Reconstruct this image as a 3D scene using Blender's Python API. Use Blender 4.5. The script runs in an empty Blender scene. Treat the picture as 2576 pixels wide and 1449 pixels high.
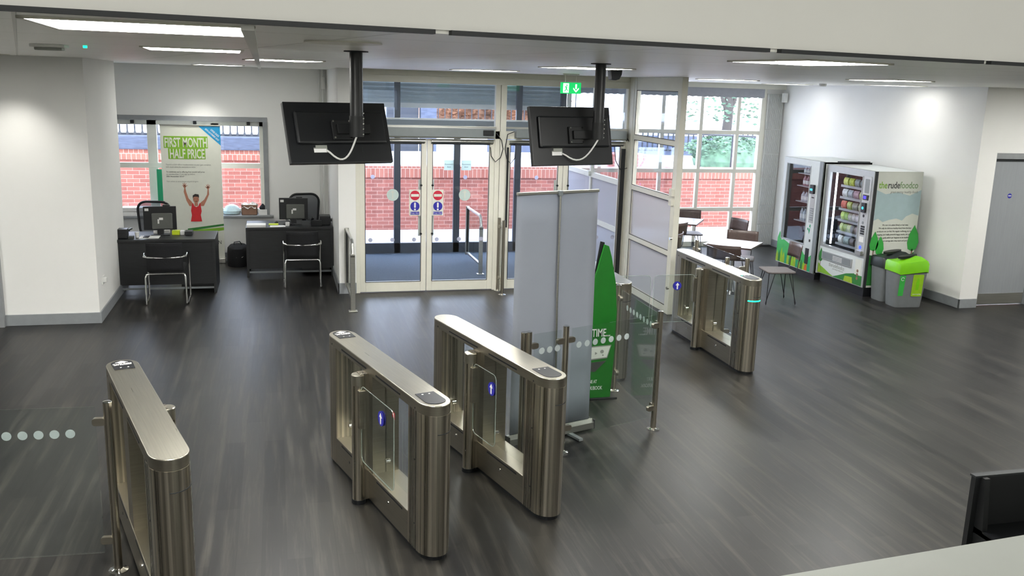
import bpy, bmesh, math, random
from mathutils import Matrix, Vector
random.seed(7)
C = bpy.context.scene.collection
PI = math.pi
# ---------------------------------------------------------------- camera, sky, exposure
cd = bpy.data.cameras.new('camera'); cam = bpy.data.objects.new('camera', cd); C.objects.link(cam)
cd.sensor_width = 36.0; cd.lens = 2304.47 * 36.0 / 2576.0; cd.clip_start = 0.05; cd.clip_end = 300
R3 = Matrix(((0.9691042, 0.0253469, -0.2453460), (-0.2449541, 0.2154106, -0.9453019), (0.0288897, 0.9761946, 0.2149641)))
cam.matrix_world = Matrix.Translation((0, 0, 2.8486)) @ R3.to_4x4()
bpy.context.scene.camera = cam
sc = bpy.context.scene
sc.view_settings.view_transform = 'Standard'; sc.view_settings.look = 'None'
sc.view_settings.gamma = 1.0; sc.view_settings.exposure = 0.92
sc.view_settings.use_curve_mapping = False
w = bpy.data.worlds.new('sky'); sc.world = w; w.use_nodes = True
wn = w.node_tree; bg = wn.nodes['Background']
tc = wn.nodes.new('ShaderNodeTexCoord'); sx = wn.nodes.new('ShaderNodeSeparateXYZ'); rp = wn.nodes.new('ShaderNodeValToRGB')
wn.links.new(tc.outputs['Generated'], sx.inputs[0]); wn.links.new(sx.outputs['Z'], rp.inputs['Fac']); wn.links.new(rp.outputs[0], bg.inputs['Color'])
rp.color_ramp.elements[0].color = (0.93, 0.95, 1.0, 1); rp.color_ramp.elements[1].color = (0.62, 0.76, 1.0, 1)
bg.inputs['Strength'].default_value = 4.6
sd = bpy.data.lights.new('sun', 'SUN'); sd.energy = 2.0; sd.angle = 0.25; sd.color = (1, 0.96, 0.9)
so = bpy.data.objects.new('sun', sd); C.objects.link(so); so.rotation_euler = (math.radians(38), 0, math.radians(18))
PANEL = 38.0      # radiance of the ceiling light panels
def lamp(name, loc, power, size, rot=(0, 0, 0), color=(1, 0.98, 0.92), sy=None):
    l = bpy.data.lights.new(name, 'AREA'); l.energy = power; l.size = size; l.color = color
    if sy: l.shape = 'RECTANGLE'; l.size_y = sy
    o = bpy.data.objects.new(name, l); C.objects.link(o); o.location = loc; o.rotation_euler = rot; return o
# unseen fill lamps added behind the camera to brighten bulkhead and foreground
lamp('stairwell_fill', (1.6, -2.6, 4.1), 50, 2.4, rot=(math.radians(78), 0, 0))
lamp('stairwell_fill', (7.0, -2.6, 4.1), 50, 2.4, rot=(math.radians(78), 0, 0))
lamp('stairwell_fill', (-4.0, -2.6, 4.1), 50, 2.4, rot=(math.radians(78), 0, 0))
# ---------------------------------------------------------------- materials
def lin(c):
    if isinstance(c, str):
        c = c.lstrip('#'); c = tuple(int(c[i:i+2], 16) / 255 for i in (0, 2, 4))
        return tuple(((x / 12.92) if x <= 0.04045 else ((x + 0.055) / 1.055) ** 2.4) for x in c)
    return tuple(c)
def nd(m, t, **k):
    n = m.node_tree.nodes.new(t)
    for a, b in k.items(): setattr(n, a, b)
    return n
def mat(name, col, rough=0.5, metal=0.0, spec=0.5, var=0.06, scale=12.0, bump=0.0, stretch=(1, 1, 1), coat=0.0, emit=None, es=0.0, alpha=None):
    m = bpy.data.materials.new(name); m.use_nodes = True
    b = m.node_tree.nodes['Principled BSDF']; L = m.node_tree.links
    c = lin(col)
    t = nd(m, 'ShaderNodeTexCoord'); mp = nd(m, 'ShaderNodeMapping'); mp.inputs['Scale'].default_value = stretch
    L.new(t.outputs['Object'], mp.inputs[0])
    nz = nd(m, 'ShaderNodeTexNoise'); nz.inputs['Scale'].default_value = scale; nz.inputs['Detail'].default_value = 4
    L.new(mp.outputs[0], nz.inputs['Vector'])
    r = nd(m, 'ShaderNodeValToRGB'); L.new(nz.outputs['Fac'], r.inputs['Fac'])
    r.color_ramp.elements[0].position = 0.3; r.color_ramp.elements[1].position = 0.7
    r.color_ramp.elements[0].color = tuple(max(0, x * (1 - var)) for x in c) + (1,)
    r.color_ramp.elements[1].color = tuple(min(1, x * (1 + var)) for x in c) + (1,)
    L.new(r.outputs[0], b.inputs['Base Color'])
    b.inputs['Roughness'].default_value = rough; b.inputs['Metallic'].default_value = metal
    b.inputs['Specular IOR Level'].default_value = spec
    b.inputs['Coat Weight'].default_value = coat
    if bump:
        bp = nd(m, 'ShaderNodeBump'); bp.inputs['Strength'].default_value = bump; bp.inputs['Distance'].default_value = 0.01
        L.new(nz.outputs['Fac'], bp.inputs['Height']); L.new(bp.outputs[0], b.inputs['Normal'])
    if emit: b.inputs['Emission Color'].default_value = lin(emit) + (1,); b.inputs['Emission Strength'].default_value = es
    return m
def glass(name, tint=(0.93, 0.96, 0.95), refl=0.05, frost=0.0, fcol=(0.7, 0.7, 0.74)):
    m = bpy.data.materials.new(name); m.use_nodes = True; N = m.node_tree; L = N.links
    N.nodes.remove(N.nodes['Principled BSDF']); out = N.nodes['Material Output']
    tr = nd(m, 'ShaderNodeBsdfTransparent'); tr.inputs[0].default_value = tuple(tint) + (1,)
    gl = nd(m, 'ShaderNodeBsdfGlossy'); gl.inputs['Roughness'].default_value = 0.02
    lw = nd(m, 'ShaderNodeLayerWeight'); pw = nd(m, 'ShaderNodeMath', operation='POWER'); pw.inputs[1].default_value = 4.0
    L.new(lw.outputs['Facing'], pw.inputs[0])
    ma = nd(m, 'ShaderNodeMath', operation='MULTIPLY_ADD'); ma.inputs[1].default_value = 0.55; ma.inputs[2].default_value = refl
    L.new(pw.outputs[0], ma.inputs[0])
    mx = nd(m, 'ShaderNodeMixShader'); L.new(ma.outputs[0], mx.inputs[0]); L.new(tr.outputs[0], mx.inputs[1]); L.new(gl.outputs[0], mx.inputs[2])
    last = mx
    if frost:
        di = nd(m, 'ShaderNodeBsdfDiffuse'); di.inputs[0].default_value = tuple(fcol) + (1,)
        tl = nd(m, 'ShaderNodeBsdfTranslucent'); tl.inputs[0].default_value = tuple(fcol) + (1,)
        ad = nd(m, 'ShaderNodeMixShader'); ad.inputs[0].default_value = 0.5; L.new(di.outputs[0], ad.inputs[1]); L.new(tl.outputs[0], ad.inputs[2])
        m2 = nd(m, 'ShaderNodeMixShader'); m2.inputs[0].default_value = frost
        L.new(mx.outputs[0], m2.inputs[1]); L.new(ad.outputs[0], m2.inputs[2]); last = m2
    L.new(last.outputs[0], out.inputs[0]); return m
def emis(name, col, s):
    return mat(name, col, 0.5, emit=col, es=s, var=0.02)
def metal(name, col, rough=0.3, st=(60, 60, 0.6), var=0.3, rv=0.14):
    m = mat(name, col, rough, 1.0, var=var, scale=1.0, stretch=st)
    N = m.node_tree; b = N.nodes['Principled BSDF']; nz = [n for n in N.nodes if n.type == 'TEX_NOISE'][0]
    mr = nd(m, 'ShaderNodeMapRange'); mr.inputs['To Min'].default_value = rough - rv; mr.inputs['To Max'].default_value = rough + rv
    N.links.new(nz.outputs['Fac'], mr.inputs['Value']); N.links.new(mr.outputs[0], b.inputs['Roughness']); return m
M = {}
M['wall'] = mat('white_wall_paint', (0.83, 0.83, 0.805), 0.75, spec=0.25, var=0.015, scale=2, bump=0.0)
M['wall2'] = mat('white_bulkhead_paint', (0.80, 0.80, 0.765), 0.8, spec=0.2, var=0.02, scale=1.2)
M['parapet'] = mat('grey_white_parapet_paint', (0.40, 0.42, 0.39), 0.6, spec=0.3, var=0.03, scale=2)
M['base'] = mat('grey_skirting_paint', '#8b8f92', 0.45)
M['gframe'] = mat('grey_gloss_frame_paint', '#8b8e90', 0.4)
M['gdoor'] = mat('grey_door_laminate', '#92969a', 0.45, var=0.04, stretch=(40, 40, 2), scale=2)
M['walu'] = mat('white_powder_coated_aluminium', '#dedccf', 0.42, spec=0.5, var=0.02)
M['dalu'] = mat('dark_grey_powder_coated_aluminium', '#4a5058', 0.45, var=0.05)
M['galu'] = mat('mid_grey_operator_cover', '#7c8284', 0.4, var=0.03)
M['alu'] = metal('satin_aluminium', '#b9b9b2', 0.32, st=(3, 3, 60), var=0.08, rv=0.06)
M['steel'] = metal('brushed_stainless_steel', '#b9b2a3', 0.3, st=(45, 45, 0.15), var=0.6, rv=0.14)
M['steel2'] = metal('brushed_stainless_top', '#c2beb0', 0.3, st=(120, 3, 3), var=0.08, rv=0.06)
M['steelp'] = metal('satin_stainless_panel', '#aaa496', 0.34, st=(2, 2, 80), var=0.08, rv=0.05)
M['chrome'] = metal('polished_chrome', '#d8d8d6', 0.1, st=(3, 3, 3), var=0.05, rv=0.04)
M['black'] = mat('black_plastic', '#15171a', 0.38, var=0.15)
M['blackm'] = mat('black_matt_plastic', '#121416', 0.6, var=0.15)
M['blackmesh'] = mat('black_woven_mesh', '#24262a', 0.8, var=0.4, scale=250)
M['fabric'] = mat('black_fabric', '#17181b', 0.9, var=0.3, scale=120, bump=0.2)
M['desk'] = mat('charcoal_wood_laminate', '#1f2123', 0.42, var=0.25, scale=3, stretch=(2, 30, 30))
M['dgrey'] = mat('dark_grey_rubber', '#2b2e30', 0.6)
M['glass'] = glass('clear_glass')
M['glassg'] = glass('green_tinted_toughened_glass', (0.955, 0.98, 0.972), 0.05)
M['glassw'] = glass('window_glass', (0.95, 0.97, 1.0), 0.045)
M['vmglass'] = glass('vending_machine_glass', (0.9, 0.92, 0.95), 0.02)
M['frost'] = glass('frosted_film_glass', (0.9, 0.9, 0.95), 0.05, 0.82, (0.66, 0.66, 0.7))
M['dot'] = glass('etched_dot_film', (0.9, 0.93, 0.92), 0.03, 0.5, (0.75, 0.8, 0.8))
M['gdot'] = glass('grey_dot_film', (0.85, 0.85, 0.9), 0.03, 0.8, (0.62, 0.62, 0.68))
M['sagec'] = glass('pale_sage_film', (0.85, 0.9, 0.86), 0.03, 0.88, (0.72, 0.8, 0.74))
M['white'] = mat('white_plastic', '#dfe0dc', 0.45, var=0.03)
M['paper'] = mat('white_paper', '#e4e4e2', 0.8, var=0.04)
M['bwhite'] = mat('off_white_banner_vinyl', '#d9dbcf', 0.6, var=0.02)
M['bgrey'] = mat('silver_grey_banner_back', '#8d929c', 0.62, var=0.03, scale=3)
M['green'] = mat('lime_green_print', '#7fb12f', 0.55, var=0.05)
M['greend'] = mat('dark_green_print', '#2f7a35', 0.55)
M['totem'] = mat('bright_green_board', '#0c6c14', 0.5, var=0.06)
M['cyan'] = mat('cyan_print', '#1f93c8', 0.55)
M['inkg'] = mat('grey_ink', '#8a8d86', 0.6)
M['inkd'] = mat('dark_ink', '#3f423e', 0.6)
M['red'] = mat('red_print', '#c9213c', 0.5)
M['redtop'] = mat('red_sportswear_print', '#cf2a30', 0.6, var=0.08)
M['skin'] = mat('skin_tone_print', '#b27a62', 0.6, var=0.1)
M['hair'] = mat('dark_hair_print', '#2b2220', 0.6)
M['blue'] = mat('safety_blue_print', '#2a2a9c', 0.45)
M['lime'] = mat('lime_green_plastic', '#76c410', 0.38, var=0.04)
M['limel'] = mat('yellow_green_sticker', '#8fbe1e', 0.5, var=0.08)
M['bin'] = mat('grey_bin_plastic', '#74787a', 0.5, var=0.05)
M['binlid'] = mat('charcoal_bin_lid_plastic', '#1e2726', 0.4)
M['tabletop'] = mat('white_laminate_table_top', '#d6d5dd', 0.22, spec=0.6, var=0.02)
M['ply'] = mat('dark_brown_plywood', '#4a3b36', 0.4, var=0.25, scale=4, stretch=(3, 30, 30))
M['seat'] = mat('grey_brown_seat_vinyl', '#67605f', 0.5, var=0.08, scale=30)
M['wire'] = mat('dark_steel_wire', '#3a3a3e', 0.35, metal=0.6)
M['card'] = mat('brown_cardboard', '#8a6a58', 0.8, var=0.08)
M['bagp'] = mat('pale_blue_plastic_bag', '#c3dade', 0.4, var=0.12, scale=20, bump=0.5)
M['hiviz'] = mat('fluorescent_yellow_label', '#c6da20', 0.6)
M['screen'] = emis('screen_picture', '#aab8c8', 0.8)
M['ledg'] = emis('green_led', '#10f090', 3.0)
M['ledb'] = emis('blue_led', '#2030ff', 3.0)
M['ledc'] = emis('cyan_display', '#30b8e8', 1.5)
M['tube'] = emis('white_light_tube', '#f4f8ff', 5.0)
M['panel'] = emis('light_panel_diffuser', (1, 0.985, 0.94), PANEL)
M['panel_dim'] = emis('dimmer_light_panel_diffuser', (1, 0.985, 0.94), PANEL * 0.28)
M['panel_low'] = emis('low_light_panel_diffuser', (1, 0.985, 0.94), PANEL * 0.12)
M['exitg'] = emis('exit_sign_green', '#10a050', 0.9)
M['exitw'] = emis('exit_sign_white', '#e6fff0', 1.3)
M['shutter'] = mat('grey_green_shutter_slats', '#b4bebb', 0.5, var=0.05)
M['blind'] = mat('ribbed_off_white_panel', '#c9cbc6', 0.6, var=0.04)
M['blindg'] = mat('grey_scalloped_blind', '#a3a5ac', 0.7)
M['pave'] = mat('pale_concrete_paving', '#d6d8da', 0.85, var=0.06, scale=6)
M['stone'] = mat('weathered_slate_coping', '#4c5263', 0.8, var=0.25, scale=8, stretch=(1, 1, 4))
M['whitestone'] = mat('white_rendered_plinth', '#f2f3f6', 0.8, var=0.04)
M['iron'] = mat('black_iron_railing', '#2c2f36', 0.5)
M['leafa'] = mat('autumn_hedge_leaves', '#8a5f43', 0.7, var=0.6, scale=3)
M['leafg'] = mat('green_shrub_leaves', '#56735a', 0.7, var=0.5, scale=5)
M['bark'] = mat('dark_tree_bark', '#4a4440', 0.9)
M['carpet'] = mat('blue_grey_entrance_matting', '#4c5764', 0.95, var=0.35, scale=160, bump=0.3)
M['caramel'] = mat('pale_wood_edge', '#a08a70', 0.5)
M['sky2'] = mat('pale_blue_print', '#a9bfc4', 0.6, var=0.03)
M['cream'] = mat('cream_print', '#d5d8cf', 0.6, var=0.02)
M['orange'] = mat('carrot_orange_print', '#c9682c', 0.6)
M['ygreen'] = mat('yellow_green_print', '#9ab52e', 0.6, var=0.15)
M['interior'] = mat('dark_machine_interior', '#1c2024', 0.5)
M['brownin'] = mat('maroon_product_backing', '#3c2226', 0.6)
M['meadow'] = mat('meadow_green_print', '#36a843', 0.55)
M['totem2'] = mat('fresh_green_print', '#3fae5a', 0.55)
M['silver2'] = mat('light_silver_panel', '#b4b7b8', 0.35, metal=0.2)
M['ledb2'] = emis('violet_display', '#4038c0', 0.9)
M['greenm'] = mat('muted_green_print', '#7a9a6c', 0.55)
M['paleg'] = mat('pale_green_print', '#a3bd8e', 0.55)
M['sea'] = mat('sea_green_print', '#1f9a68', 0.55)
M['silver'] = mat('silver_painted_steel', '#a6a9a8', 0.35, metal=0.35, var=0.03)
M['whitem'] = mat('white_painted_machine_steel', '#cdd3d2', 0.4, var=0.02)
def brick(name, c1, c2, mortar, scale, rot=(PI/2, 0, 0), bw=0.5, rh=0.25, ms=0.02):
    m = mat(name, c1, 0.85); N = m.node_tree; L = N.links; b = N.nodes['Principled BSDF']
    t = nd(m, 'ShaderNodeTexCoord'); mp = nd(m, 'ShaderNodeMapping'); mp.inputs['Rotation'].default_value = rot
    L.new(t.outputs['Object'], mp.inputs[0])
    br = nd(m, 'ShaderNodeTexBrick'); L.new(mp.outputs[0], br.inputs['Vector'])
    br.inputs['Scale'].default_value = scale; br.inputs['Brick Width'].default_value = bw; br.inputs['Row Height'].default_value = rh
    br.inputs['Mortar Size'].default_value = ms; br.inputs['Color1'].default_value = lin(c1) + (1,); br.inputs['Color2'].default_value = lin(c2) + (1,)
    br.inputs['Mortar'].default_value = lin(mortar) + (1,); br.inputs['Mortar Smooth'].default_value = 0.3
    L.new(br.outputs['Color'], b.inputs['Base Color'])
    bp = nd(m, 'ShaderNodeBump'); bp.inputs['Strength'].default_value = 0.4; bp.inputs['Distance'].default_value = 0.01; bp.invert = True
    L.new(br.outputs['Fac'], bp.inputs['Height']); L.new(bp.outputs[0], b.inputs['Normal']); return m, br
M['brick'], _ = brick('red_brick', '#96574a', '#80483d', '#b08c7e', 1.0, bw=0.225, rh=0.075, ms=0.0045)
M['soldier'], _ = brick('red_soldier_course', '#a0604f', '#8e5346', '#b89888', 1.0, bw=0.085, rh=0.24, ms=0.006)
# vinyl planks laid along Y
def floor_mat():
    m, br = brick('dark_vinyl_planks', '#373532', '#0b0b0c', '#070707', 1.0, rot=(0, 0, PI/2), bw=1.2, rh=0.15, ms=0.0015)
    N = m.node_tree; L = N.links; b = N.nodes['Principled BSDF']; br.offset = 0.37
    for l in list(b.inputs['Normal'].links): L.remove(l)
    t = nd(m, 'ShaderNodeTexCoord'); mp = nd(m, 'ShaderNodeMapping'); mp.inputs['Scale'].default_value = (11, 0.5, 1)
    L.new(t.outputs['Object'], mp.inputs[0]); nz = nd(m, 'ShaderNodeTexNoise'); nz.inputs['Scale'].default_value = 1.6; nz.inputs['Detail'].default_value = 8; nz.inputs['Roughness'].default_value = 0.65
    L.new(mp.outputs[0], nz.inputs['Vector'])
    r = nd(m, 'ShaderNodeValToRGB'); L.new(nz.outputs['Fac'], r.inputs['Fac']); e = r.color_ramp.elements
    e[0].position = 0.30; e[0].color = lin('#0b0b0c') + (1,); e[1].position = 0.78; e[1].color = lin('#58544c') + (1,)
    x = r.color_ramp.elements.new(0.5); x.color = lin('#141414') + (1,)
    mx = nd(m, 'ShaderNodeMix', data_type='RGBA', blend_type='OVERLAY'); mx.inputs['Factor'].default_value = 0.5
    mm = nd(m, 'ShaderNodeMix', data_type='RGBA'); mm.inputs['Factor'].default_value = 0.6
    L.new(br.outputs['Color'], mm.inputs['A']); L.new(r.outputs[0], mm.inputs['B']); L.new(mm.outputs['Result'], b.inputs['Base Color'])
    mr = nd(m, 'ShaderNodeMapRange'); mr.inputs['To Min'].default_value = 0.3; mr.inputs['To Max'].default_value = 0.5
    L.new(nz.outputs['Fac'], mr.inputs['Value']); L.new(mr.outputs[0], b.inputs['Roughness'])
    b.inputs['Specular IOR Level'].default_value = 0.42
    bp = nd(m, 'ShaderNodeBump'); bp.inputs['Strength'].default_value = 0.12; bp.inputs['Distance'].default_value = 0.004
    L.new(nz.outputs['Fac'], bp.inputs['Height']); L.new(bp.outputs[0], b.inputs['Normal']); return m
M['floor'] = floor_mat()
GA = math.radians(13.5)
M['ceil'], _b = brick('white_ceiling_tiles', (0.92, 0.92, 0.86), (0.9, 0.9, 0.84), (0.62, 0.62, 0.56), 1.0, rot=(0, 0, -GA), bw=1.2, rh=1.2, ms=0.008); _b.offset = 0.0
M['ceil'].node_tree.nodes['Principled BSDF'].inputs['Roughness'].default_value = 0.42
# ---------------------------------------------------------------- mesh builder
class MB:
    def __init__(s): s.b = bmesh.new()
    def _add(s, vs, fs, mx=None):
        v = [s.b.verts.new((mx @ Vector(p)) if mx else Vector(p)) for p in vs]
        for f in fs:
            try: s.b.faces.new([v[i] for i in f])
            except ValueError: pass
        return s
    def box(s, x0, x1, y0, y1, z0, z1, mx=None, bev=0.0):
        vs = [(x0, y0, z0), (x1, y0, z0), (x1, y1, z0), (x0, y1, z0), (x0, y0, z1), (x1, y0, z1), (x1, y1, z1), (x0, y1, z1)]
        fs = [(0, 3, 2, 1), (4, 5, 6, 7), (0, 1, 5, 4), (1, 2, 6, 5), (2, 3, 7, 6), (3, 0, 4, 7)]
        if bev <= 0: return s._add(vs, fs, mx)
        t = bmesh.new(); v = [t.verts.new(p) for p in vs]
        for f in fs: t.faces.new([v[i] for i in f])
        bmesh.ops.bevel(t, geom=list(t.edges), offset=bev, segments=2, affect='EDGES', profile=0.6)
        t.verts.ensure_lookup_table(); t.verts.index_update()
        s._add([tuple(p.co) for p in t.verts], [[q.index for q in f.verts] for f in t.faces], mx); t.free(); return s
    def prism(s, pts, z0, z1, mx=None):
        n = len(pts); vs = [(p[0], p[1], z0) for p in pts] + [(p[0], p[1], z1) for p in pts]
        fs = [tuple(range(n - 1, -1, -1)), tuple(range(n, 2 * n))] + [(i, (i + 1) % n, n + (i + 1) % n, n + i) for i in range(n)]
        return s._add(vs, fs, mx)
    def tube(s, path, r, n=10, mx=None, closed=False):
        P = [Vector(p) for p in path]; m = len(P); rr = r if isinstance(r, (list, tuple)) else [r] * m
        rings = []; up = None
        for i in range(m):
            if closed: d = P[(i + 1) % m] - P[i - 1]
            else: d = P[min(i + 1, m - 1)] - P[max(i - 1, 0)]
            d.normalize()
            if up is None: up = Vector((0, 0, 1)) if abs(d.z) < 0.9 else Vector((1, 0, 0))
            a = d.cross(up); a.normalize(); b = a.cross(d); b.normalize(); up = b
            rings.append([tuple(P[i] + a * (rr[i] * math.cos(2 * PI * k / n)) + b * (rr[i] * math.sin(2 * PI * k / n))) for k in range(n)])
        vs = [p for r_ in rings for p in r_]; fs = []
        for i in range(m if closed else m - 1):
            j = (i + 1) % m
            for k in range(n): fs.append((i * n + k, i * n + (k + 1) % n, j * n + (k + 1) % n, j * n + k))
        if not closed: fs.append(tuple(range(n - 1, -1, -1))); fs.append(tuple(range((m - 1) * n, m * n)))
        return s._add(vs, fs, mx)
    def lathe(s, prof, n=24, mx=None, sx=1.0, sy=1.0):
        vs = []; m = len(prof)
        for r, z in prof:
            for k in range(n): vs.append((max(r, 1e-4) * sx * math.cos(2 * PI * k / n), max(r, 1e-4) * sy * math.sin(2 * PI * k / n), z))
        fs = [(i * n + k, i * n + (k + 1) % n, (i + 1) * n + (k + 1) % n, (i + 1) * n + k) for i in range(m - 1) for k in range(n)]
        fs.append(tuple(range(n - 1, -1, -1))); fs.append(tuple(range((m - 1) * n, m * n)))
        return s._add(vs, fs, mx)
    def cyl(s, x, y, z0, z1, r, n=20, mx=None):
        t = Matrix.Translation((x, y, 0)); return s.lathe([(r, z0), (r, z1)], n, (mx @ t) if mx else t)
    def grid(s, rows, mx=None, thick=None):
        h = len(rows); w_ = len(rows[0]); vs = [p for r_ in rows for p in r_]
        fs = [(i * w_ + j, i * w_ + j + 1, (i + 1) * w_ + j + 1, (i + 1) * w_ + j) for i in range(h - 1) for j in range(w_ - 1)]
        return s._add(vs, fs, mx)
    def build(s, name, m, parent=None, smooth=False, solid=0.0, label=None, bevel=0.0, subsurf=0):
        bmesh.ops.recalc_face_normals(s.b, faces=s.b.faces)
        me = bpy.data.meshes.new(name); s.b.to_mesh(me); s.b.free()
        me.materials.append(M[m] if isinstance(m, str) else m)
        o = bpy.data.objects.new(name, me); C.objects.link(o)
        if parent: o.parent = parent
        if label: o['label'] = label
        if solid:
            q = o.modifiers.new('thickness', 'SOLIDIFY'); q.thickness = solid; q.offset = 0
        if bevel:
            q = o.modifiers.new('bevel', 'BEVEL'); q.width = bevel; q.segments = 2; q.limit_method = 'ANGLE'; q.angle_limit = 0.7
        if subsurf:
            q = o.modifiers.new('sub', 'SUBSURF'); q.levels = subsurf; q.render_levels = subsurf
        if smooth:
            for p in me.polygons: p.use_smooth = True
            try: me.set_sharp_from_angle(angle=0.7)
            except Exception: pass
        return o
def thing(name, label, cat, loc=(0, 0, 0), rz=0.0, group=None):
    o = bpy.data.objects.new(name, None); C.objects.link(o); o.empty_display_size = 0.1
    o.location = loc; o.rotation_euler = (0, 0, rz); o['label'] = label; o['category'] = cat
    if group: o['group'] = group
    return o
def tag(o, label, cat, group=None):
    o['label'] = label; o['category'] = cat
    if group: o['group'] = group
    return o
def struct(name, mb, m, parent=None, **k):
    o = mb.build(name, m, parent, **k)
    if parent is None: o['kind'] = 'structure'
    return o
def sroot(name, loc=(0, 0, 0), rz=0.0):
    o = bpy.data.objects.new(name, None); C.objects.link(o); o.location = loc; o.rotation_euler = (0, 0, rz); o['kind'] = 'structure'; return o
def copy_tree(o, parent=None):
    c = o.copy(); C.objects.link(c)
    if parent: c.parent = parent
    for ch in list(o.children): copy_tree(ch, c)
    return c
def fr(o, x, y):
    x = Vector(x).normalized(); y = Vector(y).normalized(); n = x.cross(y)
    return Matrix(((x[0], y[0], n[0], o[0]), (x[1], y[1], n[1], o[1]), (x[2], y[2], n[2], o[2]), (0, 0, 0, 1)))
def FY(x, y, z): return fr((x, y, z), (1, 0, 0), (0, 0, 1))          # plane facing -Y (towards the camera)
def FX(x, y, z): return fr((x, y, z), (0, -1, 0), (0, 0, 1))         # plane facing -X
def circ(cx, cy, r, n=24, a0=0, a1=2 * PI): return [(cx + r * math.cos(a0 + (a1 - a0) * k / n), cy + r * math.sin(a0 + (a1 - a0) * k / n)) for k in range(n)]
def rrect(x0, y0, x1, y1, r, n=5):
    p = []
    for cx, cy, a in ((x1 - r, y1 - r, 0), (x0 + r, y1 - r, 90), (x0 + r, y0 + r, 180), (x1 - r, y0 + r, 270)):
        for k in range(n + 1):
            t = math.radians(a + 90 * k / n); p.append((cx + r * math.cos(t), cy + r * math.sin(t)))
    return p
def flat(name, polys, m, mx, parent=None, t=0.0015, off=0.0, label=None):
    b = MB()
    if not isinstance(polys[0][0], (list, tuple)): polys = [polys]
    for p in polys: b.prism(p, off, off + t, mx)
    return b.build(name, m, parent, label=label)
def text(s, size, m, mx, parent=None, align='CENTER', name='lettering', bold=0.0, sx=1.0, t=0.0006, shear=0.0):
    cu = bpy.data.curves.new('t', 'FONT'); cu.body = s; cu.size = size; cu.align_x = align; cu.extrude = t; cu.offset = bold * size; cu.resolution_u = 3; cu.shear = shear
    to = bpy.data.objects.new('t', cu); C.objects.link(to)
    dg = bpy.context.evaluated_depsgraph_get(); me = bpy.data.meshes.new_from_object(to.evaluated_get(dg))
    bpy.data.objects.remove(to); bpy.data.curves.remove(cu)
    me.transform(mx @ Matrix.Diagonal((sx, 1, 1, 1))); me.materials.clear(); me.materials.append(M[m])
    o = bpy.data.objects.new(name, me); C.objects.link(o)
    if parent: o.parent = parent
    return o
T = Matrix.Translation
def RZ(a): return Matrix.Rotation(a, 4, 'Z')
def RX(a): return Matrix.Rotation(a, 4, 'X')
def RY(a): return Matrix.Rotation(a, 4, 'Y')
# ================================================================ THE SETTING
CH = 3.02
struct('floor', MB().prism([(-9, -3), (12, -3), (12, 12), (9.4, 12), (9.4, 15.75), (4.9, 15.75), (4.9, 12.5), (0.9, 12.5), (0.9, 15.1), (-4, 15.1), (-4, 12.5), (-9, 12.5)], -0.1, 0), 'floor')
struct('floor_vestibule', MB().box(0.98, 4.9, 12.5, 15.5, -0.1, 0.004), 'carpet')
struct('ceiling', MB().prism([(-9, 1.35), (12, 5.55), (12, 12), (9.5, 12), (9.5, 15.9), (4.9, 15.9), (4.9, 15.55), (0.8, 15.55), (0.8, 15.4), (-4, 15.4), (-4, 13.3), (-9, 13.3)], CH, CH + 0.12), 'ceil')
BA = math.radians(11.3); BH = T((-0.76, 3.0, 0)) @ RZ(BA)
struct('wall_stairwell_front', MB().box(-9, 13.5, -0.02, 0.08, CH + 0.012, 5.3, BH), 'wall2')
eg = MB()
for x0, x1 in ((-9, 1.32), (1.38, 2.79), (2.85, 4.08), (4.13, 5.13), (5.19, 13)): eg.box(x0, x1, -0.03, 0.0, CH - 0.004, CH + 0.012, BH)
struct('trim_1', eg, 'dgrey')
struct('ceiling_stairwell', MB().box(-9, 12, -3.1, 6.2, 5.2, 5.35), 'wall2')
struct('wall_back', MB().box(-9, 12, -3.1, -3.0, -0.1, 5.3), 'wall')
struct('wall_far_left', MB().box(-9.1, -9, -3, 13.3, -0.1, 5.3), 'wall')
struct('wall_far_right', MB().box(12, 12.1, -3, 12, -0.1, 5.3), 'wall')
# left block (a faceted corner) and its door
struct('wall_left', MB().prism([(-9, 11.25), (-2.05, 11.25), (-2.05, 13.33), (-9, 13.33)], 0, CH), 'wall')
struct('wall_alcove', MB().box(-4.0, -3.6, 13.33, 15.3, 0, CH), 'wall')
sb = MB(); sb.box(-3.05, -2.032, 11.232, 11.25, 0, 0.13); sb.box(-2.05, -2.032, 11.25, 13.33, 0, 0.13); struct('baseboard_left', sb, 'base', bevel=0.004)
d1 = sroot('door_1', (-3.55, 11.2, 0))
f = MB(); f.box(0.42, 0.50, -0.02, 0.05, 0, 2.12); f.box(-0.5, -0.42, -0.02, 0.05, 0, 2.12); f.box(-0.5, 0.5, -0.02, 0.05, 2.04, 2.12); f.build('door_frame', 'gframe', d1)
MB().box(-0.42, 0.42, 0.01, 0.05, 0.01, 2.04).build('door_leaf', 'gdoor', d1)
h = MB(); h.tube([(0.34, 0.01, 1.0), (0.34, -0.05, 1.0), (0.22, -0.05, 1.0)], 0.01); h.build('door_handle', 'steel', d1, smooth=True)
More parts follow.
